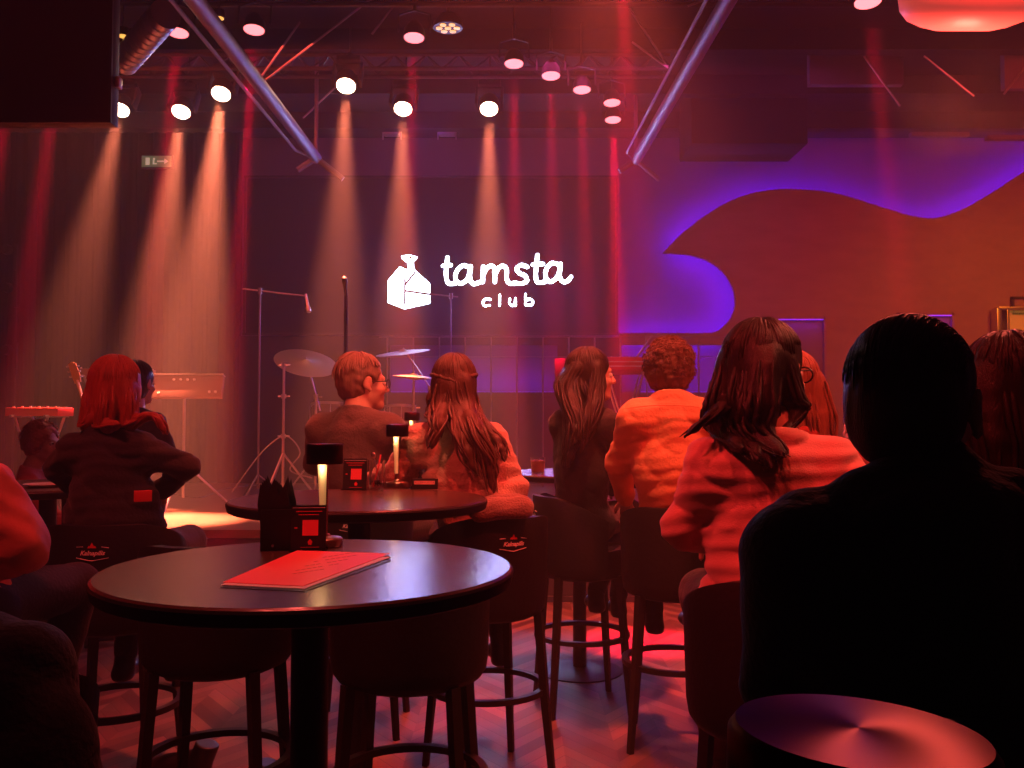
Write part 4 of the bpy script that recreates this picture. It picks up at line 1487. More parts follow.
    if hair in ('short', 'slick'):
        for s_ in (-1, 1):
            f.ell(hp(s_ * .090, .006, -.024), np.array([.034, .036, .050]) * hs, k=.008, mode='s', rot=HR)
        nz = np.array(HR @ Vector((0, .35, -1))); nz /= np.linalg.norm(nz)
        f.plane(nz, nz @ hp(0, -.08, -.078 if hair == 'short' else -.085), k=.01)
    for pts, rr_, n_, w_ in gl:
        P_ = spline(pts, 3)
        rs = np.interp(np.linspace(0, 1, len(P_)), np.linspace(0, 1, len(rr_)), rr_)
        for a, b, r1, r2 in zip(P_[:-1], P_[1:], rs[:-1], rs[1:]):
            f.cap(a, b, r1 * .82, r2 * .75, k=.02)
    g = f.grid()
    if rough:
        f.D = (f.D + .007 * wav(g[0], g[1], g[2], 75, 7, 4) + .004 * wav(g[0], g[1], g[2], 150, 7, 8)).astype(np.float32)
    if hair == 'curly':
        f.D = (f.D + .010 * wav(g[0], g[1], g[2], 120, 7, 2) + .006 * wav(g[0], g[1], g[2], 240, 7, 5)).astype(np.float32)
    else:
        f.D = (f.D + .0022 * wav(g[0], g[1], g[2] * .15, 210, 7, 2) + .003 * wav(g[0], g[1], g[2] * .3, 70, 6, 9)).astype(np.float32)
    V1, Q1 = f.mesh()
    paths = []
    rn = np.random.RandomState(int(abs(rx * 1000)) % 997)
    cr = np.array(capr)
    def capp(az, t, lift=1.02):
        # az around the head, t 0 (crown) .. 1 (ear level)
        th = t * R(118)
        p = np.array([math.sin(th) * math.sin(az), -math.sin(th) * math.cos(az), math.cos(th)]) * cr * lift
        return hp(p[0], p[1] - .018, p[2] + .032)
    if hair in ('long', 'short', 'slick'):
        for i in range(150 if hair != 'slick' else 240):
            az = rn.uniform(-PI * .72, PI * .72)
            t0 = rn.uniform(.0, .45); t1 = t0 + rn.uniform(.35, .55)
            if abs(az) > 1.6: t1 = min(t1, .62)
            tmax = .98 if hair == 'long' else (.86 if abs(az) < .9 else .68)
            t1 = min(t1, tmax)
            if hair == 'slick':
                # combed back from the forehead: lines of constant x
                xx = rn.uniform(-.95, .95); e0 = rn.uniform(-1.1, .9); L_ = rn.uniform(.5, .9)
                ps = []
                for q in np.linspace(e0, min(e0 + L_, 1.85), 8):
                    rr2 = math.sqrt(1 - xx * xx)
                    p = np.array([xx, -rr2 * math.sin(q), rr2 * math.cos(q)]) * cr * 1.012
                    ps.append(hp(p[0], p[1] - .018, p[2] + .032))
                paths.append((np.array(ps), np.interp(np.linspace(0, 1, 8), [0, .2, .8, 1], [.0003, .0022, .002, .0003]) * hs))
                continue
            wv = rn.uniform(-.15, .15)
            lift = 1.0 + (rough or (0.05 if hair == 'short' else .02)) * rn.rand()
            ps = np.array([capp(az + wv * math.sin(q * 3), q, 1.0 + (lift - 1) * (q - t0) / (t1 - t0)) for q in np.linspace(t0, t1, 9)])
            paths.append((ps, np.interp(np.linspace(0, 1, 9), [0, .25, .75, 1], [.0005, .0042, .0034, .0006]) * hs))
    if hair == 'curly':
        for i in range(420):
            az = rn.uniform(-PI * .8, PI * .8); t = rn.uniform(0, 1.0)
            if abs(az) > 1.7 and t > .5: continue
            c = capp(az, t, rn.uniform(.98, 1.08)); nrm = c - Hc; nrm /= np.linalg.norm(nrm)
            a = np.cross(nrm, [.3, .2, 1]); a /= np.linalg.norm(a); b = np.cross(nrm, a)
            R0 = rn.uniform(.006, .011); ph = rn.uniform(0, 6.28)
            q = np.linspace(0, rn.uniform(4, 8), 12)
            ps = c + (np.cos(q + ph)[:, None] * a + np.sin(q + ph)[:, None] * b) * R0 + nrm * (q[:, None] * .0016)
            paths.append((ps, np.interp(q, [0, 1, q[-1]], [.001, .0028, .0006])))
    for pts, rr_, n_, w_ in gl:
        P_ = spline(pts, 6)
        m_ = len(P_)
        tt = np.linspace(0, 1, m_)
        rs = np.interp(tt, np.linspace(0, 1, len(rr_)), rr_)
        for i in range(n_):
            a = rn.uniform(0, 2 * PI); rad = rn.uniform(.6, 1.05)
            ext = rn.uniform(.75, 1.08)
            ph, fq = rn.uniform(0, 6.28), rn.uniform(1.2, 2.6)
            offv = np.stack([np.cos(a + .6 * tt) * rs * rad, np.sin(a + .6 * tt) * rs * rad, 0 * tt], 1)
            wob = np.stack([np.sin(tt * fq * 6.28 + ph), np.cos(tt * fq * 5 + ph), 0 * tt], 1) * (w_ * (tt ** .8))[:, None]
            ps = P_ + offv * (1 + .35 * tt[:, None]) + wob
            nn_ = max(4, int(m_ * min(1, ext)))
            ps = ps[:nn_]
            if ext > 1: ps[-1] = ps[-1] + (ps[-1] - ps[-2]) * (ext - 1) * 6
            t2 = np.linspace(0, 1, len(ps))
            paths.append((ps, np.interp(t2, [0, .3, .8, 1], [.003, .0075, .005, .0008])))
    if paths:
        V2, Q2 = tubes_arr(paths)
        V = np.concatenate([V1, V2]); Q = np.concatenate([Q1, Q2 + len(V1)])
    else:
        V, Q = V1, Q1
    arr_obj('hair', V, Q, hair_m, base)
    info = dict(base=base, hp=hp, Hc=Hc, nb=nb, sh=sh, chest=chest, waist=waist, pel=pel, loc=loc, HR=HR, hs=hs, el=el, wr=wr)
    return info

def glasses(info, m=None):
    hp, base = info['hp'], info['base']
    mb = MB()
    for s_ in (-1, 1):
        pts = [hp(s_ * .034 + .024 * math.cos(a), .104, -.006 + .019 * math.sin(a)) for a in np.linspace(0, 2 * PI, 17)]
        mb.tube(pts, .0022, 6)
        mb.tube([hp(s_ * .058, .102, .0), hp(s_ * .080, .06, .002), hp(s_ * .083, .0, -.0), hp(s_ * .080, -.02, -.02)], .0022, 6)
    mb.tube([hp(-.01, .106, -.002), hp(.01, .106, -.002)], .002, 6)
    mb.build('glasses', m or M['black_plastic'], base)

D_ = at
# 3. woman in the dark denim jacket
red_hair = hairm('red_brown_hair', (.34, .06, .03))
dark_hair = hairm('dark_hair', (.030, .012, .009))
near_black_hair = hairm('near_black_hair', (.009, .005, .004), .46)
grey_hair = hairm('grey_sandy_hair', (.24, .15, .11), .6)
auburn_hair = hairm('wavy_brown_hair', (.085, .028, .018))
curl_hair = hairm('curly_brown_hair', (.14, .050, .028), .6)
blond_hair = hairm('light_hair', (.36, .17, .10), .5)
denim = cloth('black_denim', (.030, .024, .026))
dark_trousers = cloth('dark_trousers', (.018, .014, .016))
i3 = build_person('woman with long red hair in a dark denim jacket, back turned, hands on hips', SA, D_(117, 358, 2.76), R(2), R(4), hs=.98, W=.84, neck=.155, ww=1.32,
    elbows=[D_(58, 470, 2.78), D_(186, 466, 2.78)], wrists=[D_(84, 496, 2.86), D_(160, 492, 2.86)],
    top_m=denim, low_m=dark_trousers, hair_m=red_hair, hem=.94, fold=.0075, fold_f=23, fold_dir=(.6, .6, 1.5), collar=True, ease=.014, res=.007,
    guides=[dict(p=[('h', s * .050, -.055, .03), ('h', s * .060, -.080, -.05), ('h', s * .072, -.085, -.13), ('w', tuple(D_(119 + s * 27, 416, 2.66)))], r=(.026, .026, .020, .008), n=24) for s in (-1, 1)] +
           [dict(p=[('h', 0, -.08, .04), ('h', 0, -.098, -.06), ('h', 0, -.098, -.13), ('w', tuple(D_(119, 424, 2.62)))], r=(.036, .040, .030, .010), n=34),
            dict(p=[('h', .068, -.03, 0), ('h', .078, -.05, -.10), ('w', tuple(D_(154, 416, 2.66))), ('w', tuple(D_(166, 434, 2.66)))], r=(.018, .018, .014, .005), n=14)])
# jacket seams, waistband and red patch
def strip_on(info, pts_px, name, m, r=.0035, flat=1.0):
    P_ = [info['loc'](D_(*p)) for p in pts_px]
    return MB().tube(crom([tuple(p) for p in P_], 5), r, 6, flat=flat).build(name, m, info['base'])
p = i3['pel']
c = Vector(i3['loc'](D_(143, 496, 2.585)))
MB().box(c, (.056, .012, .037), Matrix.Rotation(R(22), 3, 'Z'), bevel=.002).build('leather_patch', mat('red_patch', (.75, .06, .05), .5), i3['base'], label='red patch on the waistband')

# 4. man with grey-sandy hair
dim_shirt = cloth('dark_grey_shirt', (.095, .062, .058))
i4 = build_person('grey-haired man in a dark collared shirt, head turned to the right', SI, D_(363, 355, 3.40), R(-22), R(-62), hs=1.02, W=1.10, neck=.145, rough=.12,
    elbows=[D_(316, 462, 3.62), D_(404, 446, 3.68)], wrists=[D_(345, 478, 3.82), D_(385, 470, 3.86)],
    top_m=dim_shirt, low_m=dark_trousers, hair_m=grey_hair, hair='short', hem=.84, fold=.004, fold_f=20, collar=True, cap_r=(.088, .106, .098), ease=.018)
glasses(i4)
# 5. woman in the fuzzy sweater
fuzzy = cloth('fuzzy_pink_sweater', (.50, .24, .19), .95, (110, .009, U), .3)
i5 = build_person('woman with long wavy half-tied hair in a fuzzy pink sweater, leaning on the second table', SD, D_(454, 356, 3.02), R(10), R(4), hs=.97, W=.93,
    elbows=[D_(398, 474, 2.98), D_(511, 486, 2.98)], wrists=[D_(376, 482, 3.10), D_(476, 500, 3.22)],
    top_m=fuzzy, low_m=dark_trousers, hair_m=auburn_hair, hem=.86, fold=.0085, fold_f=20, fold_dir=(.6, .6, 1.6), ease=.024, lock_wave=.016,
    guides=[dict(p=[('h', -.03, -.085, .0), ('h', -.045, -.10, -.08), ('w', tuple(D_(438, 425, 2.84))), ('w', tuple(D_(432, 448, 2.82)))], r=(.045, .04, .022, .008), n=22),
            dict(p=[('h', .03, -.09, .01), ('h', .04, -.105, -.08), ('w', tuple(D_(474, 430, 2.84))), ('w', tuple(D_(488, 460, 2.82))), ('w', tuple(D_(494, 492, 2.82)))], r=(.045, .045, .036, .022, .008), n=34),
            dict(p=[('h', .0, -.10, -.02), ('h', .01, -.11, -.10), ('w', tuple(D_(462, 440, 2.82))), ('w', tuple(D_(478, 475, 2.80)))], r=(.04, .045, .03, .01), n=26),
            dict(p=[('h', .06, -.05, -.02), ('h', .07, -.06, -.10), ('w', tuple(D_(497, 440, 2.88))), ('w', tuple(D_(505, 462, 2.86)))], r=(.028, .03, .018, .006), n=16),
            dict(p=[('h', -.06, -.045, .0), ('h', -.075, -.05, -.09), ('w', tuple(D_(431, 420, 2.90)))], r=(.03, .03, .012), n=14)])
f = Field(i5['Hc'] - .2, i5['Hc'] + .2, .006)
for k in range(-8, 8):
    a, b = R(k * 12), R((k + 1) * 12)
    f.cap(i5['hp'](.090 * math.sin(a), -.018 - .106 * math.cos(a), .008 + .03 * abs(math.sin(a)) + .004 * (k % 2)), i5['hp'](.090 * math.sin(b), -.018 - .106 * math.cos(b), .008 + .03 * abs(math.sin(b)) + .004 * ((k + 1) % 2)), .008, k=.006)
V, Q = f.mesh(); arr_obj('hair_twist', V, Q, auburn_hair, i5['base'])
# sweater cuff lying over the back of the stool
f = Field((-.3, -.4, .85), (.35, .1, 1.12), .007)
sdl = lambda px, py, Dd: np.array((Matrix.Translation(SD.location) @ Matrix.Rotation(R(25), 4, 'Z')).inverted() @ Vector(D_(px, py, Dd)))
for a, b, r in (((474, 507, 2.75), (524, 504, 2.75), .030), ((478, 514, 2.74), (525, 511, 2.74), .026), ((486, 503, 2.80), (518, 501, 2.82), .026)):
    f.cap(sdl(*a), sdl(*b), r, k=.03)
g_ = f.grid(); f.D = (f.D + .006 * wav(g_[0], g_[1], g_[2], 60, 6, 4)).astype(np.float32)
V, Q = f.mesh()
o = arr_obj('folded_scarf', V, Q, cloth('dusky_scarf', (.26, .12, .10), .95, (140, .01, U), .3))
o.location = SD.location; o.rotation_euler = (0, 0, R(25))
tag(o, 'fuzzy pink scarf bunched over the stool back behind the fuzzy sweater', 'scarf')
# 6. woman in black, profile
black_cloth = cloth('black_blouse', (.020, .012, .014))
i6 = build_person('dark-haired woman in black seen in profile facing right, seated between two tables', SE, D_(591, 349, 3.58), R(-38), R(-78), hs=1.0, W=.88,
    elbows=[D_(588, 470, 3.66), None], wrists=[D_(615, 490, 3.86), None],
    knees=[D_(630, 512, 4.05), D_(622, 516, 3.92)], ankles=[D_(618, 598, 3.86), D_(596, 592, 3.66)], feet_yaw=R(40),
    top_m=black_cloth, low_m=dark_trousers, hair_m=dark_hair, hem=.84, ease=.014, lock_wave=.010,
    guides=[dict(p=[('h', x, -.075, .02), ('h', x * 1.1, -.115, -.06), ('w', tuple(D_(566 + dx, 430, 3.44 + dy))), ('w', tuple(D_(558 + dx, 466, 3.44 + dy)))], r=(.044, .044, .032, .012), n=24) for x, dx, dy in ((-.04, 14, .10), (0, 8, .03), (.02, 10, 0), (.040, 10, -.03))] +
           [dict(p=[('h', .072, .01, .03), ('h', .084, .0, -.06), ('w', tuple(D_(588, 420, 3.44))), ('w', tuple(D_(580, 452, 3.42)))], r=(.03, .034, .036, .012), n=22),
            dict(p=[('h', .02, -.08, .0), ('h', .04, -.075, -.08), ('h', .05, -.07, -.17), ('w', tuple(D_(578, 440, 3.44)))], r=(.045, .055, .05, .02), n=26)])
# 7. curly-haired man in the orange shirt
orange = cloth('orange_shirt', (.80, .30, .14), .8, (70, .004, U))
i7 = build_person('curly-haired man in an orange-lit collared shirt, back turned', SF, D_(669, 344, 3.22), R(0), R(-8), hs=1.0, W=1.0,
    elbows=[D_(619, 462, 3.30), D_(716, 460, 3.34)], wrists=[D_(626, 500, 3.50), D_(700, 480, 3.60)],
    ankles=[D_(654, 612, 3.5), D_(692, 610, 3.5)], knees=[D_(648, 520, 3.58), D_(704, 520, 3.58)],
    top_m=orange, low_m=dark_trousers, hair_m=curl_hair, neck=.124, hair='curly', hem=.92, fold=.005, fold_f=21, fold_dir=(.7, .7, 1.5), collar=True, cap_r=(.100, .112, .105), ease=.018, res=.007)
# shirt seams: yoke line, shirt tail
strip_on(i7, [(622, 409, 3.06), (645, 406, 3.05), (668, 405, 3.045), (690, 406, 3.05), (706, 409, 3.07)], 'yoke_seam', orange, .0022)
# 8. woman in the pink sweater with glasses
pink = cloth('pink_sweater', (.62, .30, .26), .9, (260, .0016, U), .4)
i8 = build_person('dark-haired woman with glasses in a pale pink sweater, left of the large man', SG, D_(766, 323, 1.86), R(-4), R(-52), hs=1.0, W=.95,
    elbows=[D_(686, 528, 1.88), D_(848, 520, 1.90)], wrists=[D_(706, 540, 2.10), D_(800, 530, 2.12)],
    top_m=pink, low_m=dark_trousers, hair_m=near_black_hair, hem=.80, ww=1.12, fold=.007, fold_f=20, fold_dir=(.55, .55, 1.9), ease=.020, res=.006, hres=.005, lock_n=20,
    guides=[dict(p=[('h', x, -.07, .02), ('h', x * 1.1, -.10, -.08), ('h', x * 1.1, -.105, -.14), ('w', tuple(D_(756 + dx, 452 + dz, 1.70)))], r=(.046, .048, .036, .008), n=34, w=.012) for x, dx, dz in ((-.04, -14, -4), (.03, 16, 16), (0, 2, 8), (.05, 28, 4))] +
           [dict(p=[('h', -.066, -.04, .02), ('h', -.078, -.05, -.07), ('w', tuple(D_(722, 408, 1.78))), ('w', tuple(D_(684, 437, 1.74)))], r=(.022, .024, .018, .004), n=16),
            dict(p=[('h', .072, -.02, .02), ('h', .084, -.015, -.06), ('w', tuple(D_(800, 408, 1.80))), ('w', tuple(D_(782, 436, 1.76)))], r=(.020, .022, .018, .006), n=14)])
glasses(i8)
# 9. man in the black hooded jacket
black_hood = cloth('black_hooded_top', (.010, .007, .007), .9)
i9 = build_person('large man in a black hooded top with slick dark hair, nearest on the right', SH, D_(912, 322, 1.09), R(0), R(-40), hs=1.0, W=1.16, neck=.142,
    elbows=[D_(786, 680, 1.10), D_(1100, 690, 1.12)], wrists=[D_(850, 700, 1.32), D_(1000, 700, 1.34)],
    knees=[D_(850, 660, 1.5), D_(990, 660, 1.5)], ankles=[D_(850, 900, 1.4), D_(980, 900, 1.4)],
    top_m=black_hood, low_m=dark_trousers, hair_m=near_black_hair, hair='slick', hem=.80, fold=.005, fold_f=18, hood=True, ease=.024, res=.006, hres=.004,
    cap_r=(.083, .102, .094))
# 10. woman at the right edge
SK = stool_at(1010, 1.62, R(0), 'black bar stool hidden behind the large man, under the woman at the right edge')
i10 = build_person('woman with long brown hair at the right edge, behind the large man in black', SK, D_(1003, 337, 1.60), R(0), R(-6), hs=1.0, W=.9,
    top_m=black_cloth, low_m=dark_trousers, hair_m=dark_hair, hem=.84,
    guides=[dict(p=[('h', x, -.06, .02), ('h', x * 1.15, -.09, -.10), ('h', x * 1.2, -.11, -.24)], r=(.05, .052, .03), n=26) for x in (-.055, 0, .055)])
# 13. light-haired person behind the woman with glasses
SL = stool_at(800, 2.66, R(0), 'black bar stool hidden behind the woman in the pink sweater')
red_top = cloth('red_top', (.55, .10, .09))
i13 = build_person('person with long light hair half hidden behind the woman with glasses', SL, D_(791, 354, 2.62), R(0), R(0), hs=.97, W=.85,
    top_m=red_top, low_m=dark_trousers, hair_m=blond_hair, hem=.84,
    guides=[dict(p=[('h', x, -.06, .02), ('h', x * 1.2, -.07, -.10), ('h', x * 1.35, -.09, -.22)], r=(.045, .05, .028), n=22) for x in (-.055, 0, .055)])
# 11. dark-haired person beyond the woman in denim
SM = stool_at(108, 4.4, R(0), 'black bar stool hidden beyond the woman in the denim jacket')
i11 = build_person('person with dark hair almost hidden behind the head of the woman in denim', SM, D_(138, 362, 4.4), R(0), R(-20), hs=1.0, W=.85,
    top_m=black_cloth, low_m=dark_trousers, hair_m=near_black_hair, hem=.84,
    guides=[dict(p=[('h', x, -.06, .02), ('h', x * 1.15, -.09, -.10)], r=(.045, .03), n=16) for x in (-.04, .04)])

# low chairs for the two guests at the foot of the stage
def low_chair(x, y, rz, label):
    g = empty('low_chair', (x, y, 0), rz, label, 'chair')
    MB().box((0, 0, .44), (.44, .44, .05), bevel=.015).build('seat', M['stool_leather'], g)
    MB().box((0, -.21, .66), (.42, .035, .30), Matrix.Rotation(R(8), 3, 'X'), bevel=.012).build('backrest', M['stool_leather'], g)
    for sx in (-1, 1):
        for sy in (-1, 1):
            MB().tube([(sx * .19, sy * .19, .42), (sx * .20, sy * .20, 0)], .014, 8).build('leg', M['black_metal'], g)
    return g
p = D_(43, 424, 4.6)
c1 = low_chair(p.x, p.y, R(-70), 'low dark chair beyond the left table, under the guest with curly reddish hair')
copper = hairm('copper_hair', (.42, .12, .06), .55)
i12 = build_person('guest with curly reddish hair sitting low beyond the left table', c1, p, R(-70), R(-100), hs=.95, W=.85, seat=.465,
    ankles=None, top_m=red_top, low_m=dark_trousers, hair_m=copper, hair='curly', hem=.52, cap_r=(.098, .108, .10))
p = D_(857, 409, 4.6)
c2 = low_chair(p.x, p.y, R(0), 'low dark chair hidden beyond the large man in black')
i14 = build_person('small seated guest in red between the pink sweater and the large man', c2, p, R(0), R(10), hs=.95, W=.85, seat=.465,
    top_m=red_top, low_m=dark_trousers, hair_m=dark_hair, hair='short', hem=.52)
# 1. person in red at the left edge
scarlet = cloth('red_shirt', (.90, .22, .18), .7, (30, .003, U), .1)
i1 = build_person('person in a bright red shirt cut off by the left edge', SJ, D_(-66, 352, 1.98), R(-6), R(-6), hs=1.0, W=1.1,
    elbows=[None, D_(20, 546, 1.96)], wrists=[None, D_(-36, 548, 2.14)],
    top_m=scarlet, low_m=dark_trousers, hair_m=dark_hair, hem=.80, fold=.009, fold_f=24, fold_dir=(1.2, 1.2, .8), ease=.026,
    guides=[dict(p=[('h', x, -.06, .02), ('h', x * 1.15, -.09, -.12)], r=(.05, .03), n=16) for x in (-.05, .05)])
# black coat over a stool at the lower left
SN = stool_at(-52, 1.24, R(10), 'black bar stool at the lower left corner, buried under a black coat')
f = Field((-.42, -.5, .30), (.46, .4, 1.16), .008)
L_ = lambda px, py, Dd: np.array((Matrix.Translation(SN.location)).inverted() @ Vector(D_(px, py, Dd)))
for a, b, ra, rb in (((-40, 668, 1.14), (22, 664, 1.12), .072, .058), ((22, 668, 1.12), (44, 750, 1.10), .058, .062), ((-40, 690, 1.12), (-10, 790, 1.08), .10, .11), ((42, 740, 1.10), (74, 880, 1.08), .060, .085), ((0, 700, 1.14), (10, 860, 1.10), .09, .10)):
    f.cap(L_(*a), L_(*b), ra, rb, k=.05)
g_ = f.grid()
w1 = wav(g_[0], g_[1], g_[2] * .6, 22, 5, 3)
f.D = (f.D + .010 * (1 - 2 * np.abs(w1))).astype(np.float32)
V, Q = f.mesh()
o = arr_obj('coat', V, Q, cloth('black_coat', (.008, .006, .007)))
o.location = SN.location
tag(o, 'black coat thrown over the stool at the lower left corner', 'coat')
# pair of black boots on the floor
def boot(px, py, rz, label):
    p = on(px, py, 0)
    f = Field((-.12, -.2, -.02), (.12, .22, .26), .006)
    f.cap((0, -.07, .04), (0, .10, .036), .038, .034, k=.02)
    f.cap((0, -.07, .05), (0, -.10, .13), .042, .044, k=.02)
    f.cap((0, -.02, .07), (0, .05, .05), .034, .034, k=.03)
    f.plane((0, 0, -1), 0, k=.004); f.plane((0, -.25, .97), .155, k=.004)
    V, Q = f.mesh()
    g = empty('ankle_boot', (p.x, p.y, 0), rz, label, 'boot')
    arr_obj('upper', V, Q, black_shoe, g)
    MB().prism([(-.09, .0), (.13, .0), (.13, .012), (-.04, .012), (-.05, .02), (-.09, .02)], .07, Matrix.Rotation(R(90), 4, 'Z') @ Matrix.Translation((0, -.035, 0))).build('sole', M['black_plastic'], g)
boot(182, 778, R(80), 'black ankle boot on the floor under the front of the left empty stool')
boot(240, 800, R(85), 'second black ankle boot, mostly below the picture edge')
# ================================================================ things on the stage
SZ = STAGE_Z
def tripod(mb, h, spread, r=.012, cx=0, cy=0, rot=0.3):
    for k in range(3):
        a = rot + k * 2 * PI / 3
        mb.tube([(cx, cy, h), (cx + spread * math.cos(a), cy + spread * math.sin(a), r)], r, 6)

def gp(px, py, Y):
    return atr(px, py, Y)

# microphone stands
def mic_stand(px, Y, top_py, boom, label, mic=True, m='stand', thick=.011):
    Y = Y * K
    top = atr(px, top_py, Y)
    g = empty('microphone_stand', (top.x, Y, SZ), 0, label, 'microphone stand')
    H = top.z - SZ
    MB().tube([(0, 0, .15), (0, 0, H)], thick, 8).build('pole', M[m], g)
    mb = MB(); tripod(mb, .28, .32, .009); mb.build('tripod_base', M[m], g)
    if boom:
        a, b = atr(boom[0][0], boom[0][1], Y) - g.location, atr(boom[1][0], boom[1][1], Y) - g.location
        MB().tube([a, b], .008, 8).build('boom_arm', M[m], g)
        MB().lathe([(0, -.03), (.02, -.03), (.02, .03), (0, .03)], 12, Matrix.Translation((0, 0, H))).build('clutch', M[m], g)
        end = b
    else:
        end = Vector((0, 0, H))
        MB().lathe([(0, -.25), (.018, -.25), (.018, -.12), (0, -.12)], 12, Matrix.Translation((0, 0, H))).build('clutch', M['black_plastic'], g)
    if mic:
        d = Vector((.25, -.3, -1)).normalized() if boom else Vector((.0, -.5, .8)).normalized()
        q = d.to_track_quat('Z', 'Y').to_matrix().to_4x4()
        mb = MB().lathe([(0, -.02), (.012, -.02), (.016, .10), (.024, .13), (.022, .17), (0, .185)], 16, Matrix.Translation(end) @ q)
        mb.build('microphone', M['chrome'] if boom else M['black_metal'], g)
    return g
mic_stand(260, 7.4, 291, ((243, 289), (306, 296)), 'tall boom microphone stand left of the drum kit, its mic hanging to the right')
mic_stand(346, 6.6, 296, None, 'straight black microphone stand behind the grey-haired man', m='black_metal', thick=.016)
mic_stand(451, 8.6, 296, ((404, 291), (458, 297)), 'faint boom microphone stand crossing the glowing house mark', mic=False, thick=.009)

# drum kit pieces
def cymbal(px, py, Y, rad, tilt, label, m='cymbal', base=None, top='cymbal_stand', hihat=False):
    Y = Y * K
    c = atr(px, py, Y)
    bx = base if base is not None else c.x
    g = empty('cymbal_stand' if not hihat else 'hi_hat_stand', (bx, Y, SZ), 0, label, 'cymbal', None if hihat else 'cymbals on stands')
    rel = c - g.location
    T = Matrix.Translation(rel) @ Matrix.Rotation(tilt[0], 4, 'X') @ Matrix.Rotation(tilt[1], 4, 'Y')
    prof = [(.006, .028), (.03, .024), (.045, .012), (rad * .6, .004), (rad, -.008), (rad, -.010), (rad * .6, .001), (.045, .009), (.006, .024)]
    MB().lathe(prof, 48, T).build('cymbal', M[m], g)
    if hihat:
        MB().lathe([(.006, -.04), (.05, -.03), (rad, -.016), (rad, -.014), (.05, -.026)], 48, T).build('lower_cymbal', M[m], g)
    knee = Vector((0, 0, min(rel.z * .75, rel.z - .15)))
    MB().tube([(0, 0, .15), knee], .013, 8).build('pole', M['chrome'], g)
    if abs(rel.x) > .03:
        MB().tube([knee + (knee - rel) * .4, rel + Vector((0, 0, .04))], .009, 8).build('boom_arm', M['chrome'], g)
    else:
        MB().tube([knee, rel + Vector((0, 0, .05))], .009, 8).build('rod', M['chrome'], g)
    mb = MB(); tripod(mb, .45, .33, .010, rot=1.2); mb.build('tripod_base', M['chrome'], g)
    mb = MB()
    for z in (.5, knee.z):
        mb.lathe([(.012, -.025), (.022, -.025), (.022, .025), (.012, .025)], 10, Matrix.Translation((0, 0, z)))
        mb.tube([(0, 0, z), (.06, -.01, z)], .008, 6)
    mb.build('wing_nut', M['chrome'], g)
    return g
cymbal(306, 362, 7.6, .31, (R(26), R(14)), 'large dim ride cymbal on the left stand behind the grey-haired man', base=at(316, 400, 7.6).x)
cymbal(403, 352, 7.9, .28, (R(9), R(-6)), 'violet-lit crash cymbal under the logo', base=at(430, 400, 7.9).x)
cymbal(414, 376, 7.5, .21, (R(3), R(4)), 'bright hi-hat between the grey-haired man and the woman in the sweater', hihat=True)
# left hardware stand
p = at(284, 365, 7.1)
g = empty('percussion_stand', (p.x, 7.1 * K, SZ), 0, 'bare chrome stand with clamps left of the grey-haired man', 'stand')
MB().tube([(0, 0, .1), (0, 0, p.z - SZ)], .013, 8).build('pole', M['chrome'], g)
mb = MB(); tripod(mb, .5, .36, .011, rot=.2); mb.build('tripod_base', M['chrome'], g)
mb = MB()
for z in (p.z - SZ, (p.z - SZ) * .78, (p.z - SZ) * .5):
    mb.lathe([(.012, -.02), (.024, -.02), (.024, .02), (.012, .02)], 10, Matrix.Translation((0, 0, z)))
    mb.tube([(-.05, 0, z), (.06, -.02, z)], .008, 6)
mb.build('clamp', M['chrome'], g)
# bass drum, floor tom, rack tom, snare
def drum(px, py, Y, r, depth, label, axis='Z', name='tom_drum', legs=False):
    Y = Y * K
    c = atr(px, py, Y)
    g = empty(name, (c.x, Y, SZ), 0, label, 'drum')
    rel = Vector((0, 0, c.z - SZ))
    T = Matrix.Translation(rel) @ (Matrix.Rotation(R(90), 4, 'X') if axis == 'Y' else Matrix.Rotation(R(-8), 4, 'X'))
    MB().lathe([(r, -depth / 2), (r, depth / 2)], 40, T).build('shell', M['drum_shell'], g)
    for s in (-1, 1):
        MB().lathe([(0, s * depth / 2 * 1.01), (r * .99, s * depth / 2 * 1.01)], 40, T).build('drum_head', M['drum_head'], g)
        MB().lathe([(r, s * depth / 2 - .012), (r + .014, s * depth / 2 - .012), (r + .014, s * depth / 2 + .014), (r - .004, s * depth / 2 + .014)], 40, T).build('hoop', M['chrome'], g)
    mb = MB()
    for k in range(8):
        a = k * PI / 4 + .2
        mb.tube([T @ Vector(((r + .012) * math.cos(a), (r + .012) * math.sin(a), -depth / 2)), T @ Vector(((r + .012) * math.cos(a), (r + .012) * math.sin(a), depth / 2))], .005, 5)
    mb.build('tension_rod', M['chrome'], g)
    if legs:
        for k in range(3):
            a = k * 2 * PI / 3 + .5
            MB().tube([(r * math.cos(a), r * math.sin(a), rel.z), (r * 1.08 * math.cos(a), r * 1.08 * math.sin(a), .008)], .008, 6).build('leg', M['chrome'], g)
    else:
        MB().tube([(0, .0, .012), (0, 0, rel.z - depth / 2 if axis != 'Y' else rel.z - r)], .014, 8).build('stand', M['chrome'], g)
    return g
drum(372, 455, 8.3, .28, .42, 'bass drum of the kit hidden mostly behind the grey-haired man', 'Y', 'bass_drum')
drum(330, 420, 7.95, .19, .30, 'floor tom left of the bass drum', legs=True, name='floor_tom')
drum(400, 418, 8.0, .15, .22, 'rack tom under the violet-lit cymbal')
# curved cable loops of the hardware
g = MB().tube(crom([(x, y, z) for x, y, z in [tuple(at(232, 492, 7.0)), tuple(at(262, 452, 7.1)), tuple(at(285, 436, 7.2)), tuple(at(300, 452, 7.2)), tuple(at(290, 470, 7.2)), tuple(at(312, 478, 7.2))]], 8), .007, 6)
g.build('stage_cable', M['stand'], label='looping pale cable beside the bare chrome stand', cat='cable')

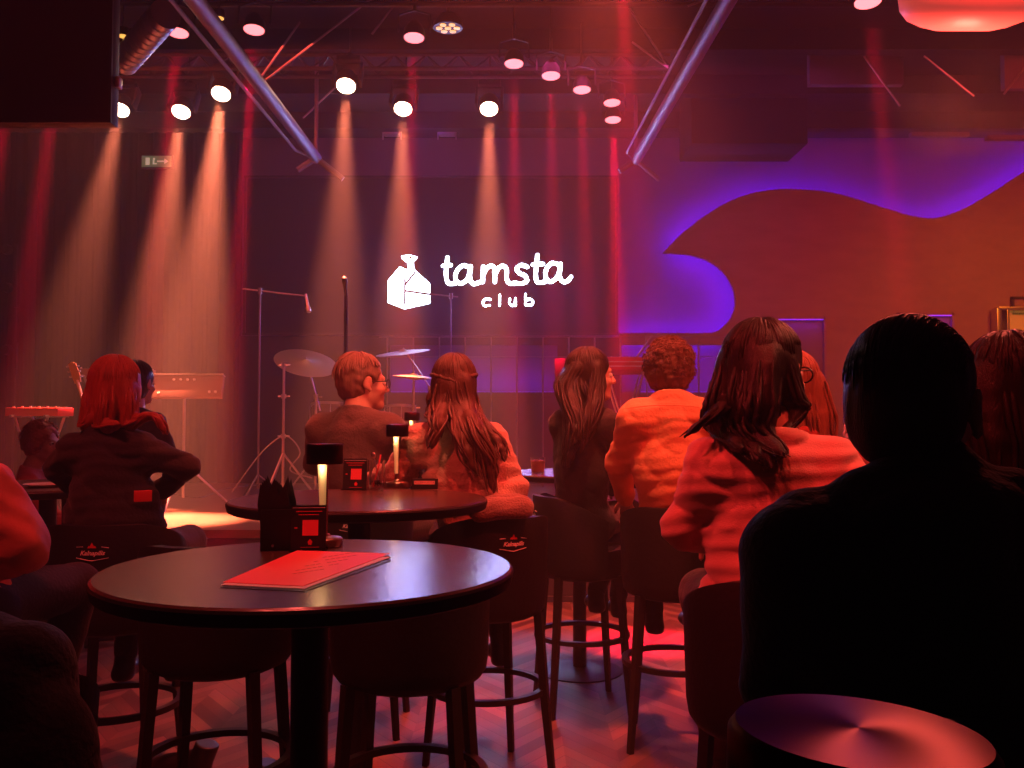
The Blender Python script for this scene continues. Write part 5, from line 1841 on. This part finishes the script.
# guitar standing at left, behind the woman in denim
def guitar():
    Y = 6.3 * K
    a, b = atr(72, 364, Y), atr(92, 430, Y)
    g = empty('electric_guitar', (b.x + .12, Y, SZ), 0, 'electric guitar leaning upright, its headstock rising left of the woman in denim', 'guitar')
    o = g.location
    d = (a - b).normalized()
    A, B = a - o, b - o
    MB().tube([A - d * .14, B], .020, 8, flat=.55).build('neck', M['maple'], g)
    T = Matrix.Translation(A - d * .07) @ Matrix.Rotation(math.atan2(d.x, d.z), 4, 'Y')
    MB().prism([(-.025, -.09), (.025, -.09), (.034, -.03), (.028, .07), (.0, .09), (-.034, .075), (-.03, -.03)], .015, T).build('headstock', M['maple'], g, smooth=False)
    for k in range(6):
        MB().lathe([(0, -.005), (.008, -.005), (.008, .012), (0, .012)], 8, T @ Matrix.Translation((-.042 if k % 2 else .04, -.004, -.05 + k * .022)) @ Matrix.Rotation(R(90), 4, 'Y')).build('tuning_peg', M['chrome'], g)
    C_ = B - d * .25
    T = Matrix.Translation(C_) @ Matrix.Rotation(math.atan2(d.x, d.z), 4, 'Y')
    body = crom([(0, .2), (.10, .24), (.13, .14), (.10, .03), (.17, -.10), (.13, -.22), (0, -.26), (-.13, -.22), (-.17, -.10), (-.10, .03), (-.13, .14), (-.08, .2), (0, .2)], 6)[:-1]
    MB().prism(body, .045, T).build('body', M['synth_red'], g)
    mb = MB()
    bot = C_ - d * .26
    mb.tube([bot + Vector((-.1, .05, -.0)), (-.12, .1, .01)], .01, 6); mb.tube([bot + Vector((.1, .05, 0)), (.12, .1, .01)], .01, 6); mb.tube([bot + Vector((0, .06, .4)), (0, .3, .01)], .01, 6)
    mb.build('stand', M['black_metal'], g)
guitar()

# keyboards
def keyboard(x0, x1, py, Y, label, m='synth_red', tilt=0.0, deep=.28, thick=.07, stand_h=None, rz=0.0, accents=True):
    Y = Y * K
    a, b = atr(x0, py, Y), atr(x1, py, Y)
    w = b.x - a.x
    g = empty('stage_keyboard', ((a.x + b.x) / 2, Y, SZ), rz, label, 'keyboard')
    z = a.z - SZ
    Rm = Matrix.Rotation(tilt, 3, 'X')
    MB().box((0, 0, z), (w, deep, thick), Rm, bevel=.008).build('case', M[m], g)
    MB().box(Vector((0, 0, z)) + Rm @ Vector((0, deep * .28, thick * .5)), (w * .94, deep * .4, .012), Rm).build('white_keys', M['key_white'], g)
    mb = MB()
    n = 28
    for k in range(n):
        if k % 7 in (2, 6): continue
        mb.box(Vector((0, 0, z)) + Rm @ Vector((-w * .47 + w * .94 * (k + 1) / n, deep * .2, thick * .5 + .010)), (w / n * .5, deep * .22, .012), Rm)
    mb.build('black_keys', M['black_plastic'], g)
    for k in range(6):
        MB().lathe([(0, 0), (.011, 0), (.009, .015), (0, .015)], 10, Matrix.Translation(Vector((0, 0, z)) + Rm @ Vector((-w * .4 + k * w * .16, -deep * .3, thick * .5))) @ Rm.to_4x4()).build('knob', M['key_white'], g)
    mb = MB()
    for sy in (-.14, .14):
        mb.tube([(-w * .32, sy, .01), (w * .32, sy, z - thick * .5)], .012, 6)
        mb.tube([(w * .32, sy, .01), (-w * .32, sy, z - thick * .5)], .012, 6)
    for sx in (-1, 1):
        mb.tube([(sx * w * .32, -.2, .012), (sx * w * .32, .2, .012)], .012, 6)
        mb.tube([(sx * w * .32, -.2, z - thick * .5), (sx * w * .32, .2, z - thick * .5)], .012, 6)
    mb.build('cross_stand', M['chrome'], g)
    return g
keyboard(14, 66, 412, 6.6, 'red-lit keyboard on a stand at the far left behind the guests')
keyboard(78, 150, 373, 7.3, 'upper keyboard partly hidden behind the woman in the denim jacket', m='amp_cloth')
kb = keyboard(596, 652, 366, 7.9, 'red synthesizer on a cross stand between the woman in black and the curly-haired man', thick=.13, tilt=R(-8))
for dz_, w_k in ((.035, .66), (-.01, .5)):
    MB().box((0, -.155, at(600, 366, 7.9).z - SZ + dz_), (w_k, .012, .010)).build('trim_bar', M['chrome'], kb)  # LED reflections on the synth front shaped as chrome bars
# lid prop / tablet arm beside synth
MB().tube([at(637, 357, 7.8), at(652, 336, 7.8)], .012, 6).build('lid_prop', M['stand'], kb).matrix_parent_inverse = Matrix.Translation(-kb.location)

# flat mixer panel on a stand (x 150-222)
Y = 7.0 * K
a, b = atr(148, 375, Y), atr(223, 399, Y)
g = empty('mixer_panel', ((a.x + b.x) / 2, Y, SZ), 0, 'flat tilted mixer panel with knobs on a single-post stand right of the woman in denim', 'mixer')
zc = (a.z + b.z) / 2 - SZ
w, h = b.x - a.x, a.z - b.z
Rm = Matrix.Rotation(R(-18), 3, 'X')
MB().box((0, 0, zc), (w, .05, h), Rm, bevel=.006).build('panel', M['amp_cloth'], g)
MB().box(Vector((0, 0, zc)) + Rm @ Vector((0, -.01, h / 2)), (w, .07, .012), Rm).build('top_trim', M['chrome'], g)
for i, (fx, fz) in enumerate([(-.15, .28), (-.06, .28), (.03, .28), (.12, .28), (-.42, -.3), (-.33, -.3), (.34, -.26), (.42, -.26)]):
    MB().lathe([(0, 0), (.013, 0), (.011, .012), (0, .012)], 10, Matrix.Translation(Vector((0, 0, zc)) + Rm @ Vector((fx * w, -.026, fz * h))) @ (Rm @ Matrix.Rotation(R(90), 3, 'X')).to_4x4()).build('knob', M['key_white'], g)
MB().tube([(-.02, .03, .1), (-.02, .03, zc)], .014, 8).build('post', M['chrome'], g)
mb = MB(); tripod(mb, .42, .42, .012, -.02, .03, .5); mb.build('tripod_base', M['chrome'], g)
# floor things near the stage edge
for (px, py, s, lab) in ((128, 486, .13, 'small monitor wedge on the stage behind the woman in denim'),):
    p = on(px, py, SZ)
    MB().prism([(-s, 0), (s, 0), (s * .7, s), (-s * .4, s * 1.1)], .3, Matrix.Translation((p.x, p.y, SZ))).build('monitor_wedge', M['black_plastic'], label=lab, cat='speaker')
mb = MB().tube(crom([tuple(on(x, y, SZ) + Vector((0, 0, .008))) for x, y in ((170, 494), (200, 498), (228, 489), (262, 486), (300, 490))], 8), .007, 6)
mb.build('stage_cable', M['stand'], label='cable lying along the lit stage floor right of the woman in denim', cat='cable')
# music stand behind the woman in black
p = at(576, 374, 6.2)
g = empty('music_stand', (p.x, 6.2 * K, SZ), 0, 'small music stand peeking out left of the woman in black', 'music stand')
zc = p.z - SZ
MB().box((0, 0, zc + .03), (.34, .015, .2), Matrix.Rotation(R(-20), 3, 'X'), bevel=.004).build('desk', M['black_metal'], g)
MB().tube([(0, .03, .1), (0, .03, zc)], .012, 8).build('post', M['stand'], g)
mb = MB(); tripod(mb, .4, .34, .010, 0, .03, .5); mb.build('tripod_base', M['stand'], g)
def KV(x, y, z):
    return (x, y * K, z)
# ================================================================ light and haze
# unseen area lights added to fill the stage haze
area('haze_fill', KV(-3.2, 6.6, 4.5), KV(-3.0, 8.0, 1.0), 65, (1.0, .07, .04), 4.5, .5)
area('haze_fill', KV(1.2, 6.8, 4.5), KV(1.0, 8.6, 1.2), 36, (.8, .05, .30), 3.5, .5)
area('blue_haze_fill', KV(-.35, 9.55, 2.9), KV(-.35, 5, 2.9), 50, (.16, .12, 1.0), 2.6, 1.0)  # added area light for the blue glow round the logo
# red wash on the right wall
spot('red_wash', KV(4.2, 4.6, 3.8), KV(6.0, 9.8, 2.2), 1000, (1.0, .045, .03), 85, 1.0, .2)
spot('orange_wash', KV(6.4, 6.6, 4.5), KV(6.0, 9.8, 1.6), 420, (1.0, .2, .01), 80, 1.0, .2)
# red/orange front light falling on the audience's backs
spot('audience_red', KV(1.5, .9, 4.2), KV(.9, 3.5, 1.0), 640, (1.0, .055, .03), 62, .8, .12)
spot('audience_red', KV(-1.8, .6, 4.2), KV(-1.3, 2.6, 1.1), 400, (1.0, .06, .05), 60, .8, .12)
spot('house_orange', KV(.2, 2.0, 4.4), KV(.1, 3.9, .6), 420, (1.0, .26, .13), 52, .9, .12)
spot('stage_front_red', KV(.6, 4.6, 4.5), KV(.8, 4.7, 0), 1800, (1.0, .09, .06), 60, .8, .12)
spot('stage_front_orange', KV(-3.2, 4.8, 4.5), KV(-2.6, 6.0, .5), 400, (1.0, .2, .07), 50, .8, .12)
spot('audience_red', KV(0, .5, 4.4), KV(.62, 1.9, 1.15), 330, (1.0, .05, .035), 24, .7, .1)  # unseen spot added to brighten the pink sweater's back
spot('audience_red', KV(2.6, 2.2, 3.6), KV(.72, 1.9, 1.2), 300, (1.0, .20, .11), 22, .8, .1)  # unseen spot added for the pink sweater's right shoulder
area('ceiling_violet', KV(.5, 8.6, 4.2), KV(.5, 6.0, 5.6), 12, (.16, .03, 1.0), 8, .4)  # unseen area light added to tint the ceiling fittings violet
spot('audience_red', KV(-1.5, .9, 3.7), KV(.60, 1.88, 1.12), 420, (1.0, .04, .04), 22, .8, .1)  # unseen spot added to redden the pink sweater's left side
spot('table_red', (-.75, 1.9, 4.3), (-.40, 1.78, 1.05), 300, (1.0, .10, .08), 24, .8, .1)  # unseen spot added to brighten the menu and front table
spot('floor_red', KV(.1, 3.4, 4.6), KV(.1, 3.6, 0), 1150, (1.0, .075, .045), 66, .8, .12)  # unseen spot added to brighten the floor in red
point('bracket_fill', at(420, 138, 9.0), 5, (.3, .08, 1.0), .05)  # unseen point light added to tint both brackets violet
point('pendant_glow', PEND + Vector((0, .10, -.32)), 42, (1.0, .12, .08), .09)

w = bpy.data.worlds.new('club_haze')
sc.world = w
w.use_nodes = True
nt = w.node_tree
bg = nt.nodes['Background']
bg.inputs['Color'].default_value = (.5, .05, .06, 1)
bg.inputs['Strength'].default_value = 0.0
vs_ = nt.nodes.new('ShaderNodeVolumeScatter')
vs_.inputs['Color'].default_value = (1, 1, 1, 1)
vs_.inputs['Density'].default_value = HAZE
vs_.inputs['Anisotropy'].default_value = .15
nt.links.new(vs_.outputs[0], nt.nodes['World Output'].inputs['Volume'])

sc.view_settings.view_transform = 'Standard'
sc.view_settings.look = 'None'
sc.view_settings.gamma = 1
sc.view_settings.exposure = EXPO
sc.view_settings.use_curve_mapping = False
sc.cycles.max_bounces = 6
sc.cycles.volume_bounces = 0
sc.cycles.diffuse_bounces = 3
sc.cycles.sample_clamp_indirect = 4
sc.cycles.use_denoising = True
sc.cycles.use_adaptive_sampling = False
